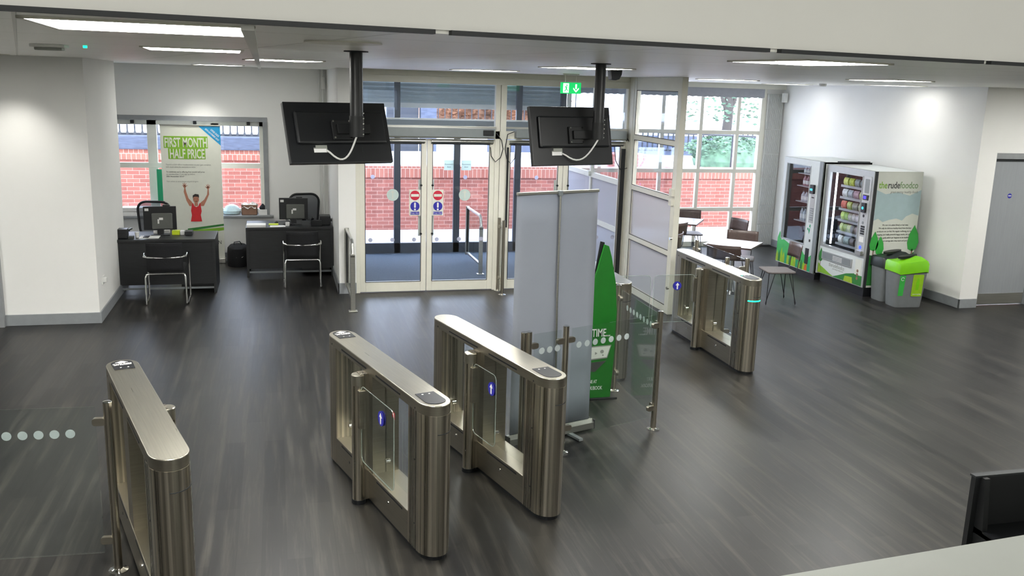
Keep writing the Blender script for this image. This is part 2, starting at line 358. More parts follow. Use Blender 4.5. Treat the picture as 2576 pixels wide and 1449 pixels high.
# window wall of the office corner, Y = 15.04
wb = MB(); wb.box(-3.6, -2.75, 15.04, 15.34, 0, CH); wb.box(-0.13, 0.79, 15.04, 15.34, 0, CH); wb.box(-2.75, -0.13, 15.04, 15.34, 2.26, CH); wb.box(-2.75, -0.13, 15.04, 15.34, 0, 0.70)
struct('wall_office', wb, 'wall')
struct('baseboard_office', MB().box(-3.6, 0.79, 15.022, 15.04, 0, 0.13), 'base')
w1 = sroot('window_1', (0, 0, 0))
f = MB(); f.box(-2.75, -0.13, 15.02, 15.3, 2.19, 2.262); f.box(-0.2, -0.128, 15.02, 15.3, 0.73, 2.19); f.box(-2.752, -2.68, 15.02, 15.3, 0.73, 2.19); f.build('window_reveal', 'gframe', w1, bevel=0.003)
MB().box(-2.8, -0.07, 14.94, 15.3, 0.70, 0.735).build('window_sill', 'gframe', w1, bevel=0.006)
f = MB()
for x0, x1 in ((-2.68, -2.6), (-1.93, -1.79), (-0.99, -0.87), (-0.26, -0.2)): f.box(x0, x1, 15.24, 15.3, 0.735, 2.19)
f.box(-2.68, -0.2, 15.24, 15.3, 2.11, 2.19); f.box(-2.68, -0.2, 15.235, 15.3, 1.45, 1.53); f.box(-2.68, -0.2, 15.24, 15.3, 0.735, 0.81); f.build('window_frame', 'walu', w1, bevel=0.004)
MB().box(-2.62, -0.24, 15.262, 15.268, 0.8, 2.12).build('window_pane', 'glassw', w1)
f = MB(); f.box(-1.2, -0.42, 15.2, 15.23, 2.15, 2.185); f.build('window_opener_rail', 'walu', w1)
for x in (-2.13, -1.22, -0.42): MB().box(x - 0.025, x + 0.025, 15.19, 15.24, 2.13, 2.18, bev=0.004).build('window_catch', 'black', w1)
# pier beside the entrance, and vestibule left wall
struct('wall_pier', MB().box(0.79, 1.02, 12.45, 15.5, 0, CH), 'wall')
sb = MB(); sb.box(0.772, 0.79, 12.432, 15.04, 0, 0.15); sb.box(0.772, 1.02, 12.432, 12.45, 0, 0.15); struct('baseboard_pier', sb, 'base', bevel=0.004)
pp = MB(); pp.tube([(0.72, 14.99, 0.1), (0.72, 14.99, CH)], 0.016, 10); pp.tube([(0.67, 14.99, 0.1), (0.67, 14.99, CH)], 0.012, 10)
o = pp.build('pipe_run', 'white', None, smooth=True); tag(o, 'pair of thin white pipes running up the corner right of the office window', 'pipe')
o = MB().box(0.70, 0.76, 14.95, 15.0, 2.72, 2.9, bev=0.005).build('sensor', 'white'); tag(o, 'small white motion sensor on the pipes at the ceiling corner', 'sensor')
# right wall, corner and grey door
struct('wall_right', MB().box(9.18, 9.47, 10.52, 15.9, 0, CH), 'wall')
wr = MB(); wr.box(9.47, 10.42, 10.6, 10.75, 2.15, CH); wr.box(10.42, 12.0, 10.52, 10.75, 0, CH); struct('wall_door_side', wr, 'wall')
sb = MB(); sb.box(9.162, 9.18, 10.502, 15.6, 0, 0.13); sb.box(9.162, 9.46, 10.502, 10.52, 0, 0.13); struct('baseboard_right', sb, 'base', bevel=0.004)
d5 = sroot('door_5', (9.47, 10.6, 0))
f = MB(); f.box(0, 0.06, -0.02, 0.06, 0, 2.15); f.box(0.88, 0.95, -0.02, 0.06, 0, 2.15); f.box(0, 0.95, -0.02, 0.06, 2.07, 2.15); f.build('door_frame', 'gframe', d5, bevel=0.003)
MB().box(0.065, 0.875, 0.03, 0.07, 0.008, 2.03).build('door_leaf', 'gdoor', d5)
MB().box(0.065, 0.875, 0.028, 0.05, 2.03, 2.07).build('door_closer', 'dgrey', d5)
MB().box(0.075, 0.865, 0.024, 0.03, 0.02, 0.17).build('kick_plate', 'alu', d5)
flat('door_sign', circ(0.40, 1.56, 0.035), 'blue', FY(0, 0.03, 0), d5); flat('door_sign_bar', [(0.375, 1.555), (0.425, 1.555), (0.425, 1.567), (0.375, 1.567)], 'white', FY(0, 0.028, 0), d5)
h = MB(); h.tube([(0.82, 0.03, 0.98), (0.82, -0.03, 0.98), (0.7, -0.03, 0.98)], 0.01); h.tube([(0.82, 0.03, 0.98), (0.82, 0.02, 0.98)], 0.025); h.build('door_handle', 'steel', d5, smooth=True)
# ---- inner entrance doors (Y = 12.45)
YI = 12.45
ef = sroot('trim_2')
f = MB(); f.box(1.02, 4.95, YI, YI + 0.1, 2.86, 2.95); f.box(1.02, 4.95, YI + 0.02, YI + 0.1, 2.95, CH)
f.box(1.02, 1.07, YI, YI + 0.1, 0, 2.86); f.box(2.93, 2.995, YI, YI + 0.1, 0, 2.86); f.box(3.0, 3.08, YI - 0.01, YI + 0.1, 0, 2.86); f.box(4.85, 4.90, YI, YI + 0.1, 0, 2.86)
f.box(1.02, 4.9, YI, YI + 0.1, 2.13, 2.24); f.build('entrance_frame', 'walu', ef, bevel=0.003)
for x0, x1 in ((1.07, 2.93), (3.08, 4.85)): MB().box(x0, x1, YI + 0.045, YI + 0.052, 2.24, 2.86).build('transom_pane', 'glassw', ef)
def cable(pts, r, m, name, parent): return MB().tube(pts, r, 8).build(name, m, parent, smooth=True)
def arc3(c, r, a0, a1, n, ax='x', sq=1.0):
    return [(c[0] + r * math.cos(math.radians(a0 + (a1 - a0) * k / n)), c[1], c[2] + sq * r * math.sin(math.radians(a0 + (a1 - a0) * k / n))) for k in range(n + 1)]
def doorpair(num, x0, x1, xm, signs):
    d = sroot('door_%d' % num, (0, YI, 0))
    for a, b in ((x0, xm - 0.004), (xm + 0.004, x1)):
        f = MB(); st = 0.075
        f.box(a, a + st, 0.01, 0.06, 0.01, 2.12); f.box(b - st, b, 0.01, 0.06, 0.01, 2.12); f.box(a + st, b - st, 0.01, 0.06, 0.01, 0.15); f.box(a + st, b - st, 0.01, 0.06, 2.05, 2.12)
        lf = f.build('door_leaf', 'walu', d, bevel=0.004)
        MB().box(a + st - 0.005, b - st + 0.005, 0.032, 0.038, 0.145, 2.055).build('door_pane', 'glassw', lf)
        g = MB(); zz = [(a + st, 0.15), (b - st, 0.15), (b - st, 2.05), (a + st, 2.05)]
        for (u0, v0), (u1, v1) in zip(zz, zz[1:] + zz[:1]): g.box(min(u0, u1) - 0.004, max(u0, u1) + 0.004, 0.006, 0.012, min(v0, v1) - 0.004, max(v0, v1) + 0.004)
        g.build('rubber_gasket', 'black', lf)
        tb = MB(); tb.tube([(a + 0.05, -0.02, 2.09), (b - 0.03, -0.02, 2.09)], 0.022, 10); tb.build('slide_arm', 'alu', lf, smooth=True)
        flat('black_slide_channel', [(a + 0.05, 2.055), (b - 0.03, 2.055), (b - 0.03, 2.068), (a + 0.05, 2.068)], 'black', FY(0, 0.008, 0), lf)
        n = 3; 
        for k in range(n): flat('grey_dot', circ(a + st + 0.07 + (b - a - 2 * st - 0.16) * k / (n - 1) if signs else a + 0.3 + k * 0.25, 0.735, 0.03), 'gdot', FY(0, 0.03, 0), lf)
        if signs:
            hx = (a + b) / 2 + (0.0 if a == x0 else 0.06)
            flat('arrow_disc', circ(hx if a != x0 else a + 0.45, 1.355, 0.082), 'sagec', FY(0, 0.028, 0), lf)
            cx = hx if a != x0 else a + 0.45
            flat('pale_arrow', [(cx - 0.008, 1.30), (cx + 0.008, 1.30), (cx + 0.008, 1.385), (cx + 0.028, 1.385), (cx, 1.42), (cx - 0.028, 1.385), (cx - 0.008, 1.385)], 'bwhite', FY(0, 0.026, 0), lf)
            s0 = (xm - 0.242) if a == x0 else (xm + 0.075)
            flat('sign_plate', [(s0, 1.073), (s0 + 0.157, 1.073), (s0 + 0.157, 1.43), (s0, 1.43)], 'bwhite', FY(0, 0.004, 0), lf, t=0.003)
            F = FY(0, 0.0, 0); c = s0 + 0.0785
            flat('no_entry_disc', circ(c, 1.352, 0.067), 'red', F, lf); flat('no_entry_bar', [(c - 0.055, 1.335), (c + 0.055, 1.335), (c + 0.055, 1.371), (c - 0.055, 1.371)], 'bwhite', FY(0, -0.002, 0), lf)
            flat('notice_disc', circ(c, 1.203, 0.064), 'blue', F, lf)
            flat('exclamation_mark', [rrect(c - 0.012, 1.182, c + 0.012, 1.255, 0.01), circ(c, 1.158, 0.014)], 'paper', FY(0, -0.002, 0), lf)
            flat('notice_strip', [(c - 0.062, 1.088), (c + 0.062, 1.088), (c + 0.062, 1.127), (c - 0.062, 1.127)], 'blue', F, lf)
            text('Keep clear', 0.028, 'paper', FY(c, -0.002, 1.1), lf)
        hx = b - st if a == x0 else a + st
        for z in (1.49, 0.82): 
            c_ = MB(); c_.tube([(hx, -0.004, z), (hx, 0.01, z)], 0.016, 12); c_.build('door_bolt', 'black', lf)
        MB().box(hx - 0.03, hx + 0.03, 0.06, 0.075, 0.78, 1.56).build('pull_handle_plate', 'walu', lf)
    op = MB(); op.box(x0 + (0.0 if num == 2 else 0.12), x1 - 0.03, -0.12, 0.0, 2.155, 2.275, bev=0.006); ob = op.build('door_operator', 'galu', d)
    MB().box(x0, x1, -0.05, 0.0, 2.275, 2.30).build('operator_strip', 'alu', d)
    if num == 2: MB().box(x1 - 0.2, x1 - 0.05, -0.14, -0.12, 2.18, 2.255, bev=0.01).build('operator_switch_box', 'black', ob)
    return d
dA = doorpair(2, 1.07, 2.93, 1.985, True)
dB = doorpair(3, 3.08, 4.85, 3.93, False)
cable([(2.93, -0.08, 2.21), (3.0, -0.08, 2.12), (3.03, -0.06, 2.0), (3.0, -0.04, 1.88), (2.93, -0.04, 1.82), (2.87, -0.03, 1.9), (2.86, -0.02, 2.02)], 0.006, 'black', 'door_cable', dA)
cable([(3.18, -0.08, 2.24), (3.09, -0.06, 2.2), (3.06, -0.05, 2.0), (3.09, -0.05, 1.86), (3.15, -0.04, 1.8), (3.21, -0.04, 1.88), (3.22, -0.03, 2.1)], 0.006, 'black', 'door_cable', dB)
cable([(4.82, -0.06, 2.2), (4.93, -0.06, 2.06), (4.95, -0.05, 1.9), (4.88, -0.04, 1.75), (4.78, -0.03, 1.72), (4.70, -0.03, 1.85), (4.67, -0.02, 2.08)], 0.006, 'black', 'door_cable', dB)
MB().box(4.79, 4.845, -0.03, 0.008, 0.05, 2.02).build('finger_guard', 'black', dB)
MB().box(3.10, 3.125, -0.02, 0.008, 0.9, 2.02).build('finger_guard', 'black', dB)
# exit push pads on the right pair
for x0, x1 in ((3.75, 3.9), (3.97, 4.12)): MB().box(x0 - 0.05, x1 + 0.05, -0.02, 0.0, 1.33, 1.42, bev=0.01).build('door_pad', 'walu', dB)
flat('arrow_disc', circ(3.37, 1.30, 0.06), 'blue', FY(0, -0.002, 0), dB)
flat('white_arrow', [(3.363, 1.26), (3.377, 1.26), (3.377, 1.31), (3.393, 1.31), (3.37, 1.345), (3.347, 1.31), (3.363, 1.31)], 'paper', FY(0, -0.004, 0), dB)
# ---- outer doors (Y = 15.45), dark frames, shutter behind
YO = 15.45
of = sroot('door_4', (0, YO, 0))
f = MB()
for x in (1.04, 1.96, 2.98, 4.05, 4.84): f.box(x - (0.055 if x > 1.1 and x < 4.8 else 0.03), x + (0.055 if x > 1.1 and x < 4.8 else 0.03), 0, 0.07, 0, 2.1)
for x in (1.04, 1.96, 4.05, 4.84): f.box(x - 0.05, x + 0.05, 0, 0.07, 2.24, CH)
f.box(1.0, 4.9, 0, 0.07, 0, 0.175); f.box(1.0, 4.9, 0, 0.07, 2.9, CH); f.build('outer_frame', 'dalu', of, bevel=0.004)
MB().box(1.0, 4.9, -0.02, 0.09, 2.06, 2.26, bev=0.004).build('outer_beam', 'galu', of)
MB().box(1.0, 4.9, -0.025, 0.0, 2.262, 2.285).build('beam_strip', 'walu', of)
MB().box(3.28, 3.52, -0.07, -0.02, 2.13, 2.18, bev=0.012).build('door_sensor', 'dgrey', of)
for x0, x1 in ((1.09, 1.91), (2.01, 2.93), (3.03, 4.0), (4.1, 4.8)): MB().box(x0, x1, 0.03, 0.036, 0.17, 2.08).build('door_pane', 'glassw', of)
for x0, x1 in ((1.09, 1.91), (2.01, 4.0), (4.1, 4.8)): MB().box(x0, x1, 0.03, 0.036, 2.26, 2.9).build('transom_pane', 'glassw', of)
for k, x in enumerate((2.76, 3.06)):
    pl = flat('notice', [(x, 1.42), (x + 0.17, 1.42), (x + 0.17, 1.59), (x, 1.59)], 'sagec', FY(0, 0.028, 0), of)
    text('Automatic', 0.036, 'inkd', FY(x + 0.085, 0.025, 1.51), of); text('door', 0.036, 'inkd', FY(x + 0.085, 0.025, 1.465), of)
for k in range(3):
    x = (1.55, 3.13, 4.4)[k]
    flat('grey_dot', circ(x, 1.30, 0.035), 'gdot', FY(0, 0.028, 0), of)
for nm_i, (x0, x1) in enumerate(((1.0, 1.92), (2.0, 4.9))):
    s = MB(); n = 7; z0, z1 = 2.52, 2.98; rows = []
    for k in range(n * 4 + 1):
        z = z0 + (z1 - z0) * k / (n * 4); y = 0.14 + 0.02 * abs(math.sin(PI * k / 4)); rows.append([(x0, y, z), (x1, y, z)])
    s.grid(rows); so_ = s.build('roller_shutter', 'shutter', of, solid=0.006)
    MB().box(x0, x1, 0.11, 0.15, 2.45, 2.53, bev=0.005).build('shutter_bottom_bar', 'walu', of)
# ---- glazed partition X = 4.915, white frame with frosted lower panes
pt_ = sroot('wall_glazed_partition', (4.915, 0, 0))
f = MB(); Z = (0.0, 0.79, 1.5, 2.2, 2.88)
f.box(-0.035, 0.045, 10.72, 10.84, 0, CH); f.box(-0.035, 0.035, 12.22, 12.30, 0, CH); f.box(-0.04, 0.05, 12.30, 12.46, 0, CH)
f.box(-0.03, 0.03, 10.84, 12.22, 0, 0.1)
for z in Z[1:]: f.box(-0.03, 0.03, 10.84, 12.22, z - 0.035, z + 0.035)
f.box(-0.03, 0.03, 10.84, 12.22, 2.91, CH); f.build('partition_frame', 'walu', pt_, bevel=0.004)
b0 = 0.1
for k, (z0, z1) in enumerate(((0.1, 0.755), (0.825, 1.465), (1.535, 2.165), (2.235, 2.845))):
    MB().box(-0.004, 0.004, 10.84, 12.22, z0, z1).build('partition_pane', 'frost' if k < 2 else 'glassw', pt_)
    g = MB(); g.box(-0.031, -0.026, 10.84, 12.22, z0 - 0.002, z0 + 0.006); g.box(-0.031, -0.026, 10.84, 12.22, z1 - 0.006, z1 + 0.002); g.box(-0.031, -0.026, 10.84, 10.848, z0, z1); g.box(-0.031, -0.026, 12.212, 12.22, z0, z1); g.build('rubber_gasket', 'dgrey', pt_)
for z in (1.42, 1.54): MB().box(-0.075, -0.03, 10.74, 10.83, z, z + 0.095, bev=0.006).build('lock_keep', 'walu', pt_)
for z in (0.35, 1.0):
    c_ = MB(); c_.tube([(-0.06, 10.74, z), (0.0, 10.74, z)], 0.02, 12); c_.build('glass_clamp', 'chrome', pt_, smooth=True)
# vestibule side of the same partition (beyond the doors)
vp = sroot('wall_vestibule_right', (4.915, 0, 0))
f = MB(); f.box(-0.03, 0.03, 12.56, 12.62, 0, CH); f.box(-0.03, 0.03, 14.0, 14.07, 0, CH); f.box(-0.03, 0.03, 15.35, 15.42, 0, CH)
for z in (0.05, 0.79, 1.5, 2.2, 2.93): f.box(-0.028, 0.028, 12.6, 15.4, z - 0.04, z + 0.04)
f.build('partition_frame', 'walu', vp, bevel=0.004)
for k, (z0, z1) in enumerate(((0.09, 0.75), (0.83, 1.46), (1.54, 2.16), (2.24, 2.89))):
    for y0, y1 in ((12.62, 14.0), (14.07, 15.35)): MB().box(-0.004, 0.004, y0, y1, z0, z1).build('partition_pane', 'frost' if k < 2 else 'glassw', vp)
MB().box(-0.07, -0.03, 14.0, 14.07, 1.48, 1.56, bev=0.006).build('lock_keep', 'walu', vp)
# ---- cafe window wall Y = 15.67
cw = sroot('window_2', (0, 15.67, 0))
f = MB()
for x in (5.0, 5.62, 6.06, 6.80, 7.56, 8.30): f.box(x - 0.032, x + 0.032, 0, 0.07, 0.0, 2.95)
f.box(8.74, 8.84, -0.02, 0.09, 0, 2.95); f.box(4.95, 8.8, 0, 0.07, 2.88, 2.95); f.box(4.95, 8.8, 0, 0.07, 0, 0.09)
for z in (0.70, 1.42, 2.13): f.box(4.95, 8.8, -0.005, 0.07, z - 0.035, z + 0.035)
f.build('window_frame', 'walu', cw, bevel=0.004)
xs = (4.97, 5.62, 6.06, 6.80, 7.56, 8.30, 8.78)
for a, b in zip(xs, xs[1:]): MB().box(a + 0.02, b - 0.02, 0.032, 0.038, 0.08, 2.9).build('window_pane', 'glassw', cw)
struct('wall_cafe_end', MB().box(8.84, 9.18, 15.67, 15.9, 0, CH), 'wall')
struct('trim_3', MB().box(4.95, 9.18, 15.58, 15.67, 2.93, CH), 'walu')
bl = MB(); pts = [(5.0, 2.93), (5.0, 2.78)]
n = 60
for k in range(n + 1): pts.append((5.0 + 3.75 * k / n, 2.775 - 0.012 * abs(math.sin(PI * k / 2.0))))
pts += [(8.75, 2.93)]; bl.prism(pts, 0, 0.01, FY(0, 15.6, 0)); o = bl.build('window_blind', 'blindg'); tag(o, 'grey scalloped blind rolled up at the top of the cafe window', 'blind')
# ribbed radiator-like panels beside the cafe window
rb = thing('ribbed_wall_panel', 'tall off-white ribbed panel column between cafe window and right wall', 'panel', (8.97, 15.6, 0))
for z0, z1 in ((0.02, 0.42), (0.42, 0.78), (0.78, 1.3), (1.3, 1.75), (1.75, 2.2), (2.2, 2.85)):
    s = MB(); s.box(-0.13, 0.19, 0.02, 0.06, z0, z1)
    for k in range(16): s.box(-0.13 + 0.02 * k, -0.118 + 0.02 * k, 0.0, 0.02, z0 + 0.01, z1 - 0.01)
    s.build('ribbed_panel', 'blind', rb)
o = MB().box(9.08, 9.15, 15.45, 15.55, 2.7, 2.87, bev=0.006).build('sensor', 'white'); tag(o, 'small white motion sensor in the corner above the vending machines', 'sensor')
# ================================================================ OUTSIDE
struct('ground', MB().box(-14, 30, 15.55, 18.2, -0.2, -0.03), 'pave')
bw = MB(); bw.box(0.6, 30, 18.2, 18.5, -0.2, 1.10); o = bw.build('brick_retaining_wall', 'brick'); tag(o, 'low red brick retaining wall seen through the entrance and cafe glass', 'wall')
MB().box(0.6, 30, 18.17, 18.52, 1.02, 1.24).build('soldier_course', 'soldier', o)
bw = MB(); bw.box(-14, 0.6, 18.2, 18.5, -0.2, 1.36); o = bw.build('brick_retaining_wall', 'brick'); tag(o, 'taller red brick wall with slate coping outside the office window', 'wall')
MB().box(-14, 0.6, 18.17, 18.52, 1.33, 1.52).build('soldier_course', 'soldier', o)
MB().box(-14, 0.6, 18.12, 18.6, 1.52, 1.77, bev=0.03).build('slate_coping', 'stone', o)
struct('ground_upper', MB().box(-30, 45, 18.5, 60, 0.9, 1.1), 'pave')
def railing(x0, x1, y, z0, z1, step, label, r=0.014):
    t = thing('iron_railing', label, 'railing', (x0, y, z0))
    b = MB(); n = int((x1 - x0) / step)
    b.box(0, x1 - x0, -0.02, 0.02, z1 - z0 - 0.04, z1 - z0)
    b.box(0, x1 - x0, -0.02, 0.02, 0.0, 0.04); b.build('rail', 'iron', t)
    for k in range(min(n, 95)):
        x = k * step
        q = MB(); q.tube([(x, 0, 0), (x, 0, z1 - z0)], r, 6); q.lathe([(r * 2.6, 0), (r * 2.2, 0.03), (r, 0.08)], 8, T((x, 0, 0))); q.build('baluster', 'iron', t)
    return t
railing(-5.0, 0.6, 18.35, 1.77, 2.5, 0.13, 'black iron railing on the slate coping outside the office window')
railing(3.6, 9.0, 26.9, 1.6, 2.9, 0.2, 'pale-lit iron railing in front of the autumn hedge outside', 0.016)
railing(8.6, 15.5, 22.0, 1.34, 1.86, 0.14, 'black iron railing beyond the brick wall outside the cafe window', 0.02)
struct('trim_4', MB().box(8.2, 30, 21.9, 22.1, 1.24, 1.34), 'stone')
struct('ground_kerb', MB().box(-6, 30, 21.8, 22.3, 1.1, 1.24), 'whitestone')
o = MB().box(2.0, 40, 26.8, 27.4, 1.1, 1.60).build('white_plinth_wall', 'whitestone'); tag(o, 'long white rendered plinth under the autumn hedge outside', 'wall')
def blob(name, label, cat, x0, x1, y, z0, z1, d, m, n, s, group=None):
    b = MB(); rnd = random.Random(hash(name + label) % 1000 if False else len(label) * 7)
    for k in range(n):
        a = rnd.random() * PI; t = Vector((x0 + (x1 - x0) * rnd.random(), y + d * (rnd.random() - 0.5), z0 + (z1 - z0) * rnd.random()))
        mx = T(t) @ Matrix.Rotation(rnd.random() * 6, 4, 'Z') @ Matrix.Rotation(rnd.random() * 3, 4, 'X'); q = s * (0.6 + 0.8 * rnd.random())
        b._add([(-q, 0, 0), (0, -q * 0.5, 0), (q, 0, q * 0.1), (0, q * 0.5, 0)], [(0, 1, 2, 3)], mx)
    o = b.build(name, m); tag(o, label, cat, group); return o
o = MB().box(4.2, 8.8, 27.5, 28.2, 1.1, 3.4).build('hedge', 'leafa'); tag(o, 'long autumn coloured hedge beyond the road, red and yellow leaves', 'hedge')
b = blob('hedge_leaves', 'x', 'x', 4.2, 8.8, 27.48, 1.65, 3.4, 0.1, 'leafa', 2200, 0.09)
for k in ('label', 'category'): del b[k]
b.parent = o
o = MB().box(2.7, 3.5, 23.4, 23.6, 1.1, 2.9).build('timber_gate', 'iron'); tag(o, 'dark timber gate beyond the road left of the hedge', 'gate')
o = MB().box(3.55, 3.95, 23.3, 23.6, 1.1, 2.9).build('stone_gate_pier', 'stone'); tag(o, 'grey stone gate pier beside the dark timber gate', 'pier')
# shrub, handrail, planter and tree outside the cafe window
sh = thing('evergreen_shrub', 'round green shrub on the upper level outside the cafe window', 'shrub', (10.6, 20.4, 1.1))
sh_b = MB(); rr = random.Random(5)
for k in range(1500):
    a = rr.random() * 2 * PI; c = rr.random() * 2 - 1; R_ = 0.95 * (0.75 + 0.3 * rr.random()); p = Vector((R_ * math.cos(a) * math.sqrt(1 - c * c) * 1.15, R_ * math.sin(a) * math.sqrt(1 - c * c) * 0.8, 0.1 + (c + 1) * 0.32))
    mx = T(p) @ Matrix.Rotation(rr.random() * 6, 4, 'Z') @ Matrix.Rotation(rr.random() * 3, 4, 'X'); q = 0.06
    sh_b._add([(-q, 0, 0), (0, -q * 0.5, 0), (q, 0, 0.01), (0, q * 0.5, 0)], [(0, 1, 2, 3)], mx)
sh_b.build('foliage', 'leafg', sh); s = MB(); s.lathe([(0.8, 0.0), (0.85, 0.15), (0.78, 0.4), (0.5, 0.6), (0.1, 0.68)], 16); s.build('shrub_core', 'leafg', sh); s = MB(); s.tube([(0, 0, -0.05), (0, 0, 0.4)], 0.06); s.build('stem', 'bark', sh)
tr = thing('street_tree', 'dark trunked tree beyond the railing outside the cafe window', 'tree', (12.6, 24.5, 1.1))
s = MB(); s.tube([(0, 0, 0), (0.05, 0, 1.2), (-0.05, 0, 3.2)], [0.16, 0.13, 0.07], 10); s.tube([(0.02, 0, 1.0), (0.5, 0, 2.4), (0.8, 0, 3.4)], [0.07, 0.05, 0.03], 8); s.tube([(0.02, 0, 1.1), (-0.45, 0, 2.3), (-0.7, 0, 3.2)], [0.07, 0.05, 0.03], 8); s.build('trunk', 'bark', tr, smooth=True)
s = MB()
for k in range(900):
    a = rr.random() * 2 * PI; R_ = 1.5 * math.sqrt(rr.random()); p = Vector((R_ * math.cos(a), R_ * math.sin(a), 0.9 + 2.6 * rr.random())); mx = T(p) @ Matrix.Rotation(rr.random() * 6, 4, 'Z') @ Matrix.Rotation(rr.random() * 3, 4, 'X'); q = 0.08
    s._add([(-q, 0, 0), (0, -q * 0.5, 0), (q, 0, 0.01), (0, q * 0.5, 0)], [(0, 1, 2, 3)], mx)
s.build('foliage', 'leafg', tr)
hr = MB(); hr.tube([(9.0, 18.6, 1.1), (9.0, 18.6, 1.95)], 0.02, 8); hr.tube([(9.75, 18.6, 1.1), (9.75, 18.6, 1.93)], 0.02, 8); hr.tube([(8.0, 18.6, 1.97), (11.6, 18.6, 1.88)], 0.022, 8)
o = hr.build('handrail', 'iron'); tag(o, 'black tubular handrail on top of the brick wall outside the cafe', 'handrail')
o = MB().box(6.6, 8.2, 19.6, 20.3, 1.1, 1.42, bev=0.02).build('brick_planter', 'brick'); tag(o, 'small raised brick planter behind the retaining wall by the cafe', 'planter')
o = MB().box(5.5, 30, 24.0, 24.3, 1.1, 1.62).build('grey_kerb_wall', 'stone'); tag(o, 'low grey street wall beyond the railing outside the cafe', 'wall')
bd = thing('pale_building', 'pale clad building far behind the railing outside the office window', 'building', (-4, 34, 1.1))
MB().box(-8, 6.5, 0, 4, 0, 6).build('wall', 'whitestone', bd)
for k in range(10): MB().box(-8, 6.5, -0.06, 0, 0.5 + 0.45 * k, 0.56 + 0.45 * k).build('cladding_strip', 'stone', bd)
